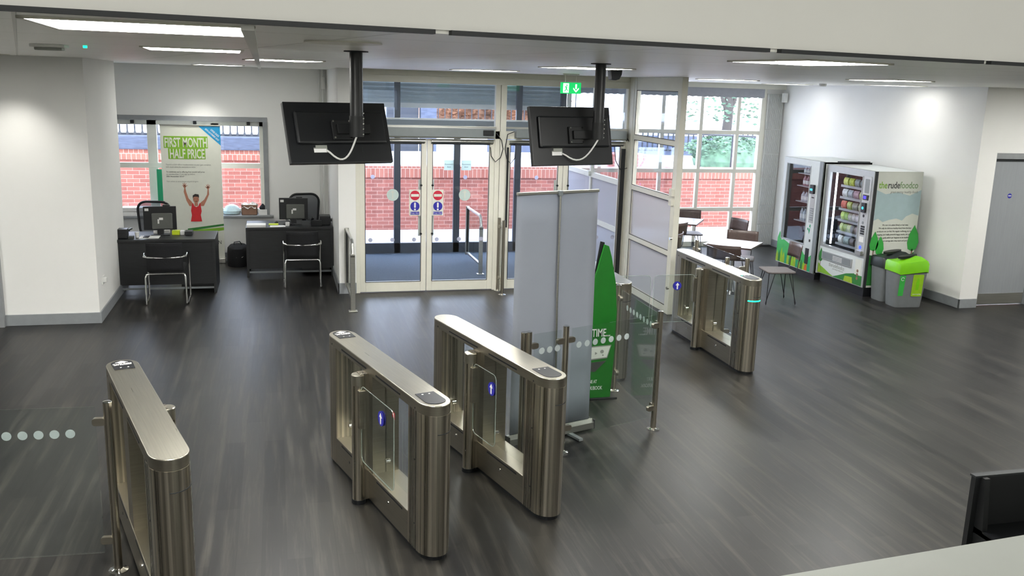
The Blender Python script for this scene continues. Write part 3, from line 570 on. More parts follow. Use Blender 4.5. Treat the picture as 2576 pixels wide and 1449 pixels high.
# ================================================================ SPEED GATES
def stad(y0, y1, w=0.1, e=0.125, n=14, near=True, far=True, ins=0.0):
    w -= ins; p = []
    if near: p += [(w * math.cos(a), y0 - (e - ins) * math.sin(-a) * -1 if False else y0 + (e - ins) * math.sin(a)) for a in [PI + PI * k / n for k in range(n + 1)]]
    else: p += [(-w, y0), (w, y0)]
    if far: p += [(w * math.cos(a), y1 + (e - ins) * math.sin(a)) for a in [PI * k / n for k in range(n + 1)]]
    else: p += [(w, y1), (-w, y1)]
    return p
M['edge'] = glass('polished_glass_edge', (0.8, 0.88, 0.84), 0.25, 0.35, (0.8, 0.86, 0.82))
def gate(label, loc, rz, wing=None, wside=-1, top_far=False, top_near=False, led=False, closed=False, red=False):
    g = thing('speed_gate', label, 'gate', loc, rz, None)
    MB().prism(stad(-0.8, 0.8, ins=0.012), 0.0, 0.035).build('rubber_foot', 'black', g)
    MB().prism(stad(-0.8, 0.8), 0.03, 0.235).build('plinth', 'steelp', g, smooth=True, bevel=0.003)
    b = MB(); b.prism(stad(-0.8, 0.8), 0.935, 0.99); b.build('top_rail', 'steelp', g, smooth=True)
    b = MB(); b.prism(stad(-0.8, 0.8), 0.985, 1.0); b.build('top_cover', 'steel2', g, smooth=True, bevel=0.004)
    b = MB(); b.prism([(x * 1.004, y - 0.001) for x, y in stad(-0.8, -0.66, far=False)], 0.03, 0.935); nc = b.build('end_column', 'steel', g, smooth=True)
    sp_ = [(0.1018 * math.cos(a), -0.801 + 0.1262 * math.sin(a)) for a in [PI * 1.42 + PI * 0.52 * k / 8 for k in range(9)]]
    MB().prism(sp_ + [(x * 0.985, y + 0.003) for x, y in reversed(sp_)], 0.817, 0.822).build('column_seam', 'dgrey', nc)
    MB().prism([(x * 1.004, y + 0.001) for x, y in stad(0.68, 0.8, near=False)], 0.03, 0.935).build('end_column', 'steel', g, smooth=True)
    MB().box(-0.095, 0.095, -0.045, 0.135, 0.235, 0.935).build('centre_column', 'steelp', g)
    for y0, y1 in ((-0.66, -0.045), (0.135, 0.68)):
        MB().box(-0.006, 0.006, y0, y1, 0.235, 0.935).build('glass_infill', 'glassg', g)
    for y in (-0.63, -0.08, 0.17, 0.65):
        for z in (0.33,):
            q = MB(); q.lathe([(0.014, -0.016), (0.014, 0.016)], 12, T((0, y, z)) @ RY(PI / 2)); q.build('pane_clip', 'chrome', g, smooth=True)
    for sx in (-1, 1):
        for y0, y1, z in ((0.06, 0.55, 0.962), (-0.53, -0.12, 0.962), (0.19, 0.57, 0.213), (-0.57, -0.13, 0.213)):
            MB().box(sx * 0.1 - 0.002, sx * 0.1 + 0.002, y0, y1, z - 0.006, z + 0.006).build('slot', 'black', g)
        for y in (0.40, -0.33):
            q = MB(); q.lathe([(0.011, -0.003), (0.011, 0.003)], 12, T((sx * 0.1, y, 0.15)) @ RY(PI / 2)); q.build('lock', 'chrome', g)
        for y, z in ((0.76, 0.95), (-0.76, 0.95), (-0.76, 0.62), (-0.76, 0.2)):
            q = MB(); q.lathe([(0.006, -0.002), (0.006, 0.002)], 8, T((sx * 0.1, y, z)) @ RY(PI / 2)); q.build('screw', 'black', g)
    # hinge post
    px = wside * (0.155 if wside < 0 else 0.14)
    MB().cyl(px, 0.06, 0.0, 0.03, 0.052).build('rubber_foot', 'black', g, smooth=True)
    b = MB(); b.cyl(px, 0.06, 0.03, 0.925, 0.047, 24); b.box(min(px, wside * 0.09), max(px, wside * 0.09), 0.02, 0.1, 0.03, 0.935); hp = b.build('hinge_post', 'steel', g, smooth=True)
    MB().lathe([(0.0475, 0.855), (0.0485, 0.86), (0.0485, 0.925), (0.044, 0.93), (0, 0.93)], 24, T((px, 0.06, 0))).build('post_cap', 'steel2', hp, smooth=True)
    if wing:
        L = wing; th = 0 if not closed else (wside * -PI / 2)
        W = T((px, 0.06, 0)) @ RZ(th if closed else 0)
        # wing runs towards local -Y when open
        sgn = -1
        if closed: W = T((px, 0.06, 0)) @ RZ(-PI / 2 if wside < 0 else PI / 2)
        w0 = MB(); pts = rrect(0.055, 0.33, L + 0.045, 0.865, 0.045)
        F = W @ fr((0.0, 0, 0), (0, -1, 0), (0, 0, 1))
        w0.prism(pts, -0.005, 0.005, F); wg = w0.build('swing_wing', 'glassg', g)
        ed = MB(); ed.tube([(u, v, 0) for u, v in pts], 0.0026, 6, F, closed=True); ed.build('polished_edge', 'edge', wg, smooth=True)
        MB().box(0.03, 0.075, 0.56, 0.83, -0.022, 0.022, F).build('wing_clamp', 'steelp', wg, bevel=0.003)
        cx = 0.055 + L * 0.35 + 0.165 if not closed else 0.055 + L * 0.42; cz = 0.755 if not closed else 0.74
        e = 0.007 if wside < 0 else -0.0085
        for ee in (0.006, -0.0075):
            flat('arrow_disc', circ(cx, cz, 0.049), 'blue', F, wg, t=0.0015, off=ee)
        for ee in (0.008, -0.0095):
            a = [(cx - 0.008, cz - 0.036), (cx + 0.008, cz - 0.036), (cx + 0.008, cz + 0.008), (cx + 0.022, cz + 0.008), (cx, cz + 0.038), (cx - 0.022, cz + 0.008), (cx - 0.008, cz + 0.008)]
            flat('white_arrow', a, 'paper', F, wg, t=0.0015, off=ee)
        if red: flat('red_sticker', [(L - 0.002, 0.822), (L + 0.038, 0.812), (L + 0.038, 0.85), (L - 0.002, 0.858)], 'red', F, wg, t=0.002, off=-0.009)
    Ft = Matrix.Identity(4)
    if top_near:
        y = -0.80
        pts = [(-0.062, y + 0.13), (0.062, y + 0.13), (0.066, y - 0.03)] + [(0.064 * math.cos(a), y - 0.035 + 0.05 * math.sin(a)) for a in [-0.0 - PI * k / 8 for k in range(1, 8)]] + [(-0.066, y - 0.03)]
        cr = flat('card_reader', pts, 'black', T((0, 0, 1.0)), g, t=0.003)
        flat('reader_icon', [circ(-0.025, y + 0.10, 0.007, 8), circ(0.02, y + 0.10, 0.006, 8)], 'paper', T((0, 0, 1.003)), cr)
        if led: flat('reader_light', circ(-0.05, y + 0.11, 0.007, 10), 'ledg', T((0, 0, 1.003)), cr)
    if top_far:
        y = 0.80
        pts = [(0.062, y - 0.10), (-0.062, y - 0.10), (-0.066, y + 0.04)] + [(-0.064 * math.cos(a), y + 0.045 + 0.045 * math.sin(a)) for a in [PI * k / 8 for k in range(1, 8)]] + [(0.066, y + 0.04)]
        cr = flat('card_reader', pts, 'black', T((0, 0, 1.0)), g, t=0.003)
        U = T((0, y, 1.0035))
        flat('reader_arrow', [(-0.02, 0.03), (0.02, 0.03), (0.02, 0.045), (0.04, 0.045), (0, 0.078), (-0.04, 0.045), (-0.02, 0.045)], 'paper', U, cr)
        text('PLACE CARD', 0.02, 'paper', U @ T((0, 0.008, 0)), cr, bold=0.02); text('ON READER', 0.02, 'paper', U @ T((0, -0.012, 0)), cr, bold=0.02)
        flat('reader_icon', [circ(-0.02, -0.07, 0.006, 8), circ(0.025, -0.07, 0.006, 8)], 'paper', U, cr)
    if led:
        p = [(0.1015 * math.cos(a), -0.8 + 0.1265 * math.sin(a)) for a in [PI * 1.25 + PI * 0.5 * k / 8 for k in range(9)]]
        q = [(x * 0.985, y + 0.003) for x, y in reversed(p)]
        MB().prism(p + q, 0.775, 0.787).build('status_light', 'ledg', g)
    return g
gr = math.radians(15.4)
def gpos(ax, ay, th): return (ax + 0.8 * math.sin(th) + 0.1 * math.cos(th), ay - 0.8 * math.cos(th) + 0.1 * math.sin(th), 0)
gate('brushed steel gate nearest the left edge with a black card reader at its far end', gpos(-1.105, 6.14, gr + 0.01), gr + 0.01, wing=0.6, wside=1, top_far=True)
gate('brushed steel gate with readers at both ends, second from the left', gpos(0.352, 6.685, gr), gr, wing=0.58, wside=-1, top_far=True, top_near=True, red=True)
gate('brushed steel gate in front of the tall grey banner, black reader at its near end', gpos(1.211, 7.07, gr - 0.01), gr - 0.01, wing=0.36, wside=-1, top_near=True)
gate('brushed steel gate beside the cafe chairs, green status light on its near end', (4.69, 9.105, 0), 0.0, wing=0.50, wside=-1, top_near=True, led=True, closed=True)
gate('brushed steel gate half hidden behind the green totem sign', (3.27, 9.105, 0), 0.0, wing=0.50, wside=1, top_near=False, closed=True)
# ================================================================ GLASS BARRIERS
def post(parent, x, y, dirs, h=1.05, flange=True):
    b = MB(); b.cyl(x, y, 0.012, h - 0.004, 0.024, 20); p = b.build('post', 'steel', parent, smooth=True)
    MB().lathe([(0.0245, h - 0.006), (0.0245, h - 0.003), (0.018, h), (0, h)], 20, T((x, y, 0))).build('post_cap', 'chrome', p, smooth=True)
    MB().lathe([(0.055, 0), (0.055, 0.008), (0.03, 0.016), (0.025, 0.02)], 24, T((x, y, 0))).build('base_flange', 'chrome', p, smooth=True)
    for dx, dy in dirs:
        l = math.hypot(dx, dy); dx /= l; dy /= l; a = math.atan2(dy, dx)
        for z in (0.2, 0.93):
            mx = T((x, y, z)) @ RZ(a); b = MB(); b.prism(rrect(0.015, -0.022, 0.085, 0.022, 0.016), -0.014, 0.014, mx @ RX(PI / 2)); b.build('clamp', 'steelp', p, smooth=True)
    return p
def panel(parent, a, b, z0=0.12, z1=1.02, dots=0, dz=0.88, d0=0.15, ds=0.078, from_end=False):
    a = Vector((a[0], a[1], 0)); b = Vector((b[0], b[1], 0)); d = (b - a); L = d.length; an = math.atan2(d.y, d.x)
    mx = T(a) @ RZ(an); p = MB(); p.box(0, L, -0.005, 0.005, z0, z1, mx); o = p.build('glass_panel', 'glassg', parent)
    for k in range(dots):
        s = (L - d0 - k * ds) if from_end else d0 + k * ds
        MB().prism(circ(s, dz, 0.026, 20), 0.0055, 0.0068, mx @ RX(PI / 2)).build('etched_dot', 'dot', o)
    return o
b = thing('glass_barrier', 'waist-high glass barrier running off the left edge beside the nearest gate', 'barrier', (0, 0, 0))
post(b, -0.962, 5.305, [(-1, 0.05)]); panel(b, (-1.03, 5.31), (-2.6, 5.40), dots=6, dz=0.86, d0=0.14, ds=0.083)
b = thing('glass_barrier', 'glass barrier enclosing the grey banner and green totem between the gates', 'barrier', (0, 0, 0))
P0 = (1.80, 6.42); P1 = (2.145, 6.55); P2 = (3.08, 6.895); P3 = (3.10, 7.93)
post(b, P0[0] - 0.03, P0[1] - 0.01, []); post(b, P0[0] + 0.01, P0[1], [(0.35, 0.13)]); post(b, P1[0], P1[1], [(0.94, 0.35), (-0.94, -0.35)])
post(b, P2[0], P2[1], [(-0.94, -0.35), (0, 1)]); post(b, P3[0], P3[1], [(0, -1)])
panel(b, (1.86, 6.445), (2.10, 6.533), dots=3, d0=0.07, ds=0.075); panel(b, (2.20, 6.57), (3.03, 6.877), dots=7, d0=0.07, ds=0.083); panel(b, (3.085, 6.97), (3.10, 7.87), dots=9, d0=0.06, ds=0.083)
b = thing('glass_barrier', 'glass barrier behind the cafe-side gate joining the white glazed partition', 'barrier', (0, 0, 0))
post(b, 5.07, 9.10, [(0, 1), (-1, 0.3)]); post(b, 4.86, 9.17, [(1, -0.3)]); post(b, 5.05, 10.35, [(0, 1), (0, -1)])
panel(b, (5.07, 9.17), (5.05, 10.27), z1=1.03); panel(b, (5.05, 10.43), (4.97, 10.70), z1=1.03)
for nm_, (x, y0, y1), lab in ((1, (3.0, 12.11, 12.38), 'short glass screen on two steel posts right of the left entrance doors'),):
    b = thing('glass_screen', lab, 'screen', (0, 0, 0))
    post(b, x, y0, [(0, 1)]); post(b, x, y1, [(0, -1)]) ; panel(b, (x, y0 + 0.05), (x, y1 - 0.05), z1=1.0)
def dscreen(label, x, y0, y1):
    t = thing('door_rail', label, 'rail', (x, y0, 0)); L = y1 - y0
    f = MB(); w_ = 0.03
    f.box(-w_, w_, 0, 0.035, 0.0, 0.72); f.box(-w_, w_, L - 0.035, L, 0.12, 0.92)
    f.box(-w_, w_, 0, 0.035, 0.7, 0.74); 
    # sloping shoulder then top bar
    f.tube([(0, 0.018, 0.73), (0, 0.07, 0.86), (0, 0.12, 0.9), (0, L, 0.9)], 0.022, 8)
    f.box(-0.02, 0.02, 0.03, L - 0.03, 0.14, 0.17); f.build('rail_frame', 'alu', t, bevel=0.004)
    MB().box(-0.003, 0.003, 0.03, L - 0.03, 0.17, 0.88).build('glass_panel', 'glassg', t)
    MB().box(-0.012, 0.012, L - 0.05, L - 0.035, 0.17, 0.88).build('rubber_gasket', 'black', t)
    MB().box(-0.055, 0.055, -0.03, 0.065, 0.0, 0.012).build('foot_plate', 'alu', t, bevel=0.003)
dscreen('steel framed safety rail left of the entrance doors by the pier', 0.89, 11.40, 12.42)
dscreen('steel framed safety rail inside the vestibule beyond the doors', 3.0, 13.52, 14.6)
# ================================================================ GREY BANNER (seen from behind) AND GREEN TOTEM
a = math.atan2(6.99 - 6.709, 2.554 - 1.728)
t = thing('roller_banner', 'tall silver-grey back of a pull-up banner behind the glass barrier', 'banner', (2.145, 6.88, 0), a)
q = MB(); rows = []
for k in range(9):
    z = 0.09 + 1.96 * k / 8; hw = 0.40 - 0.01 * k / 8
    rows.append([(-hw + 2 * hw * j / 12, 0.008 * math.sin(j * 0.9 + k * 0.2), z) for j in range(13)])
q.grid(rows); q.build('banner_sheet', 'bgrey', t, smooth=True, solid=0.002)
MB().box(-0.395, 0.395, -0.014, 0.012, 2.035, 2.058, bev=0.004).build('top_rail', 'alu', t)
b = MB(); b.tube([(0.03, -0.03, 0.05), (0.0, -0.03, 1.2), (0.0, -0.02, 2.05)], 0.009, 10); b.build('support_pole', 'alu', t, smooth=True)
MB().box(-0.016, 0.016, -0.035, 0.01, 2.02, 2.062, bev=0.003).build('pole_hook', 'galu', t)
b = MB(); b.prism([(-0.055, 0.02), (0.05, 0.02), (0.055, 0.05), (0.03, 0.085), (-0.02, 0.098), (-0.05, 0.07)], -0.43, 0.43, Matrix(((0, 0, 1, 0), (1, 0, 0, 0), (0, 1, 0, 0), (0, 0, 0, 1)))); cs = b.build('cassette', 'alu', t, smooth=True)
for sx in (-0.431, 0.431): MB().box(sx - 0.004, sx + 0.004, -0.055, 0.055, 0.015, 0.095, bev=0.002).build('cassette_end_cap', 'dgrey', cs)
for x in (-0.25, 0.18): MB().box(x - 0.02, x + 0.02, -0.2, 0.1, 0.0, 0.022, bev=0.004).build('swivel_foot', 'galu', t)
t = thing('totem_sign', 'bright green floor-standing sign board reading TIME beside the grey banner', 'sign', (2.77, 7.72, 0), 0.0)
prof = [(-0.30, 0.02), (0.215, 0.02), (0.232, 0.4), (0.236, 0.85), (0.212, 1.12), (0.16, 1.36), (0.128, 1.46), (0.085, 1.475), (0.03, 1.25), (-0.06, 0.95), (-0.16, 0.55), (-0.24, 0.2)]
MB().prism(prof, -0.012, 0.012, FY(0, 0, 0)).build('sign_board', 'totem', t, bevel=0.002)
b = MB(); b.prism([(-0.28, 0.02), (0.0, 0.02), (0.10, 0.9), (0.095, 1.49), (0.055, 1.50), (0.02, 1.25), (-0.16, 0.6)], 0.02, 0.03, FY(0, 0.05, 0)); b.build('rear_strut', 'black', t)
MB().box(-0.32, 0.28, -0.03, 0.26, 0, 0.02, bev=0.004).build('foot_plate', 'black', t)
text('TIME...', 0.105, 'paper', FY(0.185, -0.014, 0.615), t, align='RIGHT', bold=0.012, sx=0.62)
lp = flat('laptop_screen_picture', [(-0.12, 0.375), (0.165, 0.405), (0.20, 0.53), (-0.12, 0.515)], 'inkg', FY(0, -0.013, 0), t, t=0.002)
flat('screen_picture', [(-0.12, 0.39), (0.158, 0.415), (0.19, 0.52), (-0.12, 0.505)], 'cream', FY(0, -0.0155, 0), lp)
flat('screen_figures', [circ(-0.02, 0.46, 0.02, 8), circ(0.05, 0.455, 0.016, 3), circ(0.11, 0.47, 0.018, 8), circ(0.12, 0.435, 0.008, 6)], 'inkg', FY(0, -0.017, 0), lp)
flat('laptop_keyboard_picture', [(-0.12, 0.355), (0.155, 0.378), (0.05, 0.275), (-0.12, 0.29)], 'inkd', FY(0, -0.013, 0), t, t=0.002)
text('BOOK ONLINE AT', 0.045, 'paper', FY(0.075, -0.014, 0.165), t, align='RIGHT', bold=0.01, sx=0.6); text('BETTER.ORG.UK/BOOK', 0.05, 'paper', FY(0.13, -0.014, 0.10), t, align='RIGHT', bold=0.01, sx=0.62)
# ================================================================ HANGING SCREENS
def tv(label, loc, yaw, pitch, w, h, poleloc, polez):
    t = thing('ceiling_screen', label, 'screen', loc, 0)
    mx = RZ(yaw) @ RX(-pitch)
    b = MB(); b.box(-w/2, w/2, -0.012, 0.022, -h/2, h/2, mx, bev=0.004); b.build('screen_bezel', 'black', t)
    b = MB(); b.box(-w/2 + 0.012, w/2 - 0.012, 0.0225, 0.024, -h/2 + 0.014, h/2 - 0.012, mx); b.build('display', 'screen', t)
    b = MB(); b.prism(rrect(-w*0.42, -h*0.2, w*0.45, h*0.33, 0.012), 0, 0.03, mx @ fr((0, -0.012, 0), (1, 0, 0), (0, 0, 1)))
    b.build('rear_housing', 'black', t, bevel=0.012)
    b = MB(); b.box(-0.06, 0.06, -0.062, -0.04, -0.06, 0.06, mx); b.box(-0.035, 0.17, -0.085, -0.05, -0.03, 0.03, mx); br = b.build('wall_bracket', 'blackm', t, bevel=0.004)
    for x, z in ((-0.05, 0.05), (0.05, 0.05), (-0.05, -0.05), (0.05, -0.05)):
        q = MB(); q.lathe([(0.006, 0), (0.006, 0.004)], 10, mx @ T((x, -0.066, z)) @ RX(PI / 2)); q.build('bolt', 'chrome', br)
    flat('rating_label', [(-w*0.27, -h*0.33), (-w*0.14, -h*0.33), (-w*0.14, -h*0.21), (-w*0.25, -h*0.21), (-w*0.25, -h*0.25), (-w*0.27, -h*0.25)], 'inkg', mx @ FY(0, -0.013, 0), t)
    flat('white_label', [(-w*0.27, -h*0.33), (-w*0.15, -h*0.33), (-w*0.15, -h*0.27), (-w*0.27, -h*0.27)], 'paper', mx @ FY(0, -0.0145, 0), t)
    for x in (-0.1, 0.13): MB().box(x - 0.002, x + 0.002, -0.014, -0.012, -h*0.33, -h*0.24, mx).build('port', 'dgrey', t)
    # pole
    px, py = poleloc[0] - loc[0], poleloc[1] - loc[1]; z1 = CH - loc[2]; z0 = polez - loc[2]
    b = MB(); b.tube([(px, py, z0 + 0.1), (px, py, z1)], 0.0375, 24); pl = b.build('pole', 'black', t, smooth=True)
    b = MB(); b.tube([(px, py, z0), (px, py, z0 + 0.12)], 0.042, 24); b.build('pole_collar', 'blackm', pl, smooth=True)
    for k in range(5): 
        q = MB(); q.lathe([(0.006, 0), (0.004, 0.006)], 8, T((px + 0.037, py - 0.02, z0 + 0.015 + 0.03 * k)) @ RX(PI / 2)); q.build('screw', 'chrome', pl)
    MB().lathe([(0.07, z1 - 0.006), (0.07, z1)], 24, T((px, py, 0))).build('ceiling_plate', 'blackm', pl)
    a = Vector((px, py - 0.03, z0 + 0.01)); c = mx @ Vector((-w*0.15, -0.02, -h*0.30)); pts = []
    for k in range(13):
        u = k / 12; p = a.lerp(c, u); p.z -= 0.11 * math.sin(PI * min(1, u * 1.02)) * (0.6 + 0.4 * u); p.x += 0.02 * math.sin(PI * u); pts.append(tuple(p))
    b = MB(); b.tube(pts, 0.0055, 8); b.build('cable', 'white', t, smooth=True)
    return t
tv('black ceiling-hung screen on the left pole, in front of the left entrance doors', (0.36, 5.6, 2.547), 0.30, 0.388, 0.638, 0.373, (0.456, 5.47), 2.535)
tv('black ceiling-hung screen on the right pole, above the grey banner', (2.039, 6.3, 2.513), 0.30, 0.201, 0.69, 0.413, (2.19, 6.17), 2.50)
# ================================================================ DESKS
def desk(label, x0, y0, w, d, h=0.735, open_gap=False):
    t = thing('desk', label, 'desk', (x0, y0, 0))
    MB().box(0, w, 0, d, h - 0.035, h, bev=0.003).build('desk_top', 'desk', t)
    for x in (0, w - 0.035): MB().box(x, x + 0.035, 0.0, d, 0.0, h - 0.035).build('side_panel', 'desk', t)
    MB().box(0.035, w - 0.035, 0.03, 0.05, 0.12, h - 0.035).build('modesty_panel', 'desk', t)
    MB().box(0.035, w - 0.035, 0.06, 0.08, 0.05, 0.075).build('lower_rail', 'galu', t)
    MB().box(w - 0.46, w - 0.05, 0.12, d - 0.02, 0.04, h - 0.04).build('drawer_unit', 'desk', t)
    return t
desk('charcoal desk on the left, under the white poster banner', -2.13, 12.72, 1.30, 0.72)
desk('charcoal desk on the right, by the corner pipes', -0.462, 13.68, 1.25, 0.70)
def visitor(label, loc, rz):
    t = thing('visitor_chair', label, 'chair', loc, rz, 'cantilever visitor chairs at the desks')
    # chair faces +Y (the desk); back is towards -Y
    for s in (-1, 1):
        b = MB(); x = s * 0.255
        pts = [(s*0.20, -0.22, 0.40), (s*0.225, -0.225, 0.395), (x*0.93, -0.235, 0.36), (x*0.95, -0.25, 0.02), (x, -0.20, 0.012), (x, 0.22, 0.012), (x, 0.25, 0.03), (x, 0.24, 0.40), (x, 0.2, 0.58), (x, 0.14, 0.63), (x, -0.12, 0.64), (x*0.99, -0.2, 0.62)]
        b.tube(pts, 0.0125, 10); b.build('leg_frame', 'chrome', t, smooth=True)
    b = MB(); b.tube([(-0.2, -0.22, 0.40), (0.2, -0.22, 0.40)], 0.0125, 10); b.build('cross_bar', 'chrome', t, smooth=True)
    b = MB(); b.tube([(-0.255, -0.19, 0.625), (-0.2, -0.225, 0.615), (-0.1, -0.245, 0.61), (0.1, -0.245, 0.61), (0.2, -0.225, 0.615), (0.255, -0.19, 0.625)], 0.0145, 10); b.build('back_bar', 'chrome', t, smooth=True)
    b = MB(); b.box(-0.22, 0.22, -0.2, 0.24, 0.42, 0.465, bev=0.018); b.build('seat', 'fabric', t, smooth=True)
    rows = []
    for k in range(9):
        z = 0.44 + 0.36 * k / 8; rows.append([(-0.215 + 0.43 * j / 8, -0.205 - 0.03 * (1 - ((j - 4) / 4) ** 2) - 0.03 * k / 8, z) for j in range(9)])
    b = MB(); b.grid(rows); b.build('backrest', 'fabric', t, smooth=True, solid=0.02)
    return t
visitor('black fabric chair with chrome legs in front of the left desk', (-1.405, 12.31, 0), 0.02)
visitor('black fabric chair with chrome legs in front of the right desk', (0.315, 13.1, 0), 0.0)
def office(label, loc, rz):
    t = thing('office_chair', label, 'chair', loc, rz, 'black mesh office chairs behind the desks')
    b = MB(); b.box(-0.25, 0.25, -0.24, 0.25, 0.46, 0.53, bev=0.025); b.build('seat', 'fabric', t, smooth=True)
    pts = rrect(-0.24, 0.56, 0.24, 1.08, 0.13, 6); b = MB(); b.tube([(x * (0.85 + 0.3 * (z - 0.56)), 0.26 + 0.05 * abs(x) * -1, z) for x, z in pts], 0.018, 8, closed=True); b.build('back_frame', 'black', t, smooth=True)
    b = MB(); b.prism([(x * (0.83 + 0.3 * (z - 0.56)), z) for x, z in pts], -0.003, 0.003, fr((0, 0.255, 0), (1, 0, 0), (0, 0, 1))); b.build('back_mesh', 'officemesh', t)
    b = MB(); b.tube([(0, 0.28, 0.8), (0, 0.28, 0.5), (0, 0.1, 0.43)], 0.03, 8); b.build('back_support', 'black', t, smooth=True)
    for s in (-1, 1):
        b = MB(); b.tube([(s * 0.27, 0.05, 0.47), (s * 0.3, 0.05, 0.68), (s * 0.3, -0.12, 0.7), (s * 0.3, 0.15, 0.7)], 0.015, 8); b.build('armrest', 'black', t, smooth=True)
    b = MB(); b.tube([(0, 0, 0.1), (0, 0, 0.46)], 0.025, 12); b.build('gas_column', 'black', t, smooth=True)
    for k in range(5):
        a = k * 2 * PI / 5; b = MB(); b.tube([(0, 0, 0.11), (0.28 * math.cos(a), 0.28 * math.sin(a), 0.075)], [0.022, 0.014], 8); lg = b.build('base_arm', 'black', t, smooth=True)
        b = MB(); b.lathe([(0.028, -0.02), (0.028, 0.02)], 12, T((0.29 * math.cos(a), 0.29 * math.sin(a), 0.028)) @ RZ(a) @ RX(PI / 2)); b.build('castor', 'black', lg, smooth=True)
    return t
M['officemesh'] = glass('black_open_mesh', (0.72, 0.73, 0.75), 0.02, 0.18, (0.12, 0.12, 0.13))
office('black mesh swivel chair behind the left desk, at the window', (-1.78, 13.72, 0), math.radians(168) + PI * 0 - PI)
office('black mesh swivel chair behind the right desk, in the corner', (0.44, 14.66, 0), math.radians(8))
def monitor(label, loc, rz, w=0.42, h=0.32, tilt=0.0):
    t = thing('computer_monitor', label, 'monitor', loc, rz)
    mx = RX(tilt)
    MB().box(-w/2, w/2, -0.01, 0.03, 0.07, 0.07 + h, mx, bev=0.006).build('monitor_case', 'black', t)
    MB().box(-w/2 + 0.015, w/2 - 0.015, 0.03, 0.0315, 0.085, 0.055 + h, mx).build('screen', 'dgrey', t)
    b = MB(); b.prism(rrect(-0.125, 0.085, 0.14, 0.30, 0.015), 0, 0.025, mx @ FY(0.02, -0.01, 0)); rc = b.build('rear_housing', 'galu2', t, bevel=0.01)
    flat('asset_label', [(-w/2 + 0.02, h + 0.01), (-w/2 + 0.07, h + 0.01), (-w/2 + 0.07, h + 0.045), (-w/2 + 0.02, h + 0.045)], 'paper', mx @ FY(0, -0.012, 0), t)
    flat('paper_label', [[(-0.02, 0.21), (0.03, 0.21), (0.03, 0.24), (-0.02, 0.24)], [(-0.04, 0.16), (-0.02, 0.16), (-0.02, 0.22), (-0.04, 0.22)]], 'paper', mx @ FY(0.01, -0.037, 0), rc)
    MB().box(-0.04, 0.04, -0.03, 0.0, 0.01, 0.14).build('stand_neck', 'black', t)
    MB().box(-0.12, 0.12, -0.08, 0.1, 0.0, 0.015, bev=0.005).build('stand_base', 'black', t)
    b = MB(); b.box(0.04, 0.13, -0.01, 0.03, 0.072 + h, 0.09 + h, mx, bev=0.006); b.build('webcam', 'black', t)
    return t
M['galu2'] = mat('grey_plastic_monitor_back', '#5a5c58', 0.55)
monitor('black monitor seen from behind on the left desk', (-1.555, 13.12, 0.735), 0.06)
monitor('black monitor seen from behind on the right desk', (0.225, 14.02, 0.735), -0.03)
def simple(name, b, m, label, cat, group=None, **k): o = b.build(name, m, None, **k); return tag(o, label, cat, group)
def desk_phone(label, loc, rz):
    t = thing('desk_phone', label, 'phone', loc, rz)
    b = MB(); b.prism([(-0.09, 0), (0.09, 0), (0.09, 0.02), (-0.06, 0.09), (-0.09, 0.08)], -0.08, 0.08, Matrix(((0, 0, 1, 0), (1, 0, 0, 0), (0, 1, 0, 0), (0, 0, 0, 1)))); b.build('phone_body', 'black', t, bevel=0.004)
    b = MB(); b.tube([(-0.055, -0.08, 0.105), (-0.055, -0.06, 0.125), (-0.055, 0.05, 0.075), (-0.055, 0.07, 0.045)], [0.022, 0.017, 0.017, 0.022], 10); b.build('handset', 'black', t, smooth=True)
    return t
Z = 0.735
t = thing('label_printer', 'black box printer on the far left end of the left desk', 'printer', (-2.02, 12.86, Z))
MB().box(-0.085, 0.085, -0.07, 0.09, 0, 0.13, bev=0.012).build('printer_body', 'black', t); MB().box(-0.06, 0.06, -0.072, -0.068, 0.075, 0.085).build('paper_slot', 'blackm', t)
simple('paper_sheet', MB().box(-1.80, -1.55, 12.82, 13.05, Z, Z + 0.004, T((0, 0, 0))), 'paper', 'loose white sheets under the monitor on the left desk', 'paper')
simple('paper_cup', MB().lathe([(0.024, 0), (0.03, 0.07)], 16, T((-1.83, 12.93, Z))), 'paper', 'small white cup right of the black printer on the left desk', 'cup', smooth=True)
simple('stapler', MB().box(-1.93, -1.86, 12.8, 12.9, Z, Z + 0.035, bev=0.008), 'inkd', 'small dark stapler between printer and white cup', 'stapler')
simple('receipt_roll', MB().lathe([(0.028, -0.03), (0.028, 0.03)], 16, T((-1.62, 13.16, Z + 0.028)) @ RY(PI / 2)), 'paper', 'white paper roll left of the monitor stand on the left desk', 'roll', smooth=True)
simple('memo_pad', MB().box(-1.52, -1.45, 13.2, 13.28, Z, Z + 0.05, bev=0.003), 'paper', 'small white pad directly behind the left monitor stand', 'pad')
simple('marker_box', MB().box(-1.41, -1.31, 13.1, 13.2, Z, Z + 0.055, bev=0.003), 'hiviz', 'fluorescent yellow box right of the left monitor stand', 'box')
simple('note_block', MB().box(-1.305, -1.25, 13.1, 13.18, Z, Z + 0.055, bev=0.003), 'paper', 'white note block against the yellow box on the left desk', 'note block')
t = thing('card_terminal', 'dark card payment terminal at the right of the left desk clutter', 'terminal', (-1.19, 13.12, Z)); MB().box(-0.05, 0.05, -0.08, 0.08, 0, 0.055, bev=0.01).build('terminal_body', 'dgrey', t); MB().box(-0.035, 0.035, -0.02, 0.05, 0.055, 0.057).build('keypad', 'black', t)
simple('mobile_phone', MB().box(-1.75, -1.68, 12.86, 13.0, Z + 0.004, Z + 0.014, bev=0.003), 'black', 'dark mobile phone lying on the sheets of the left desk', 'phone')
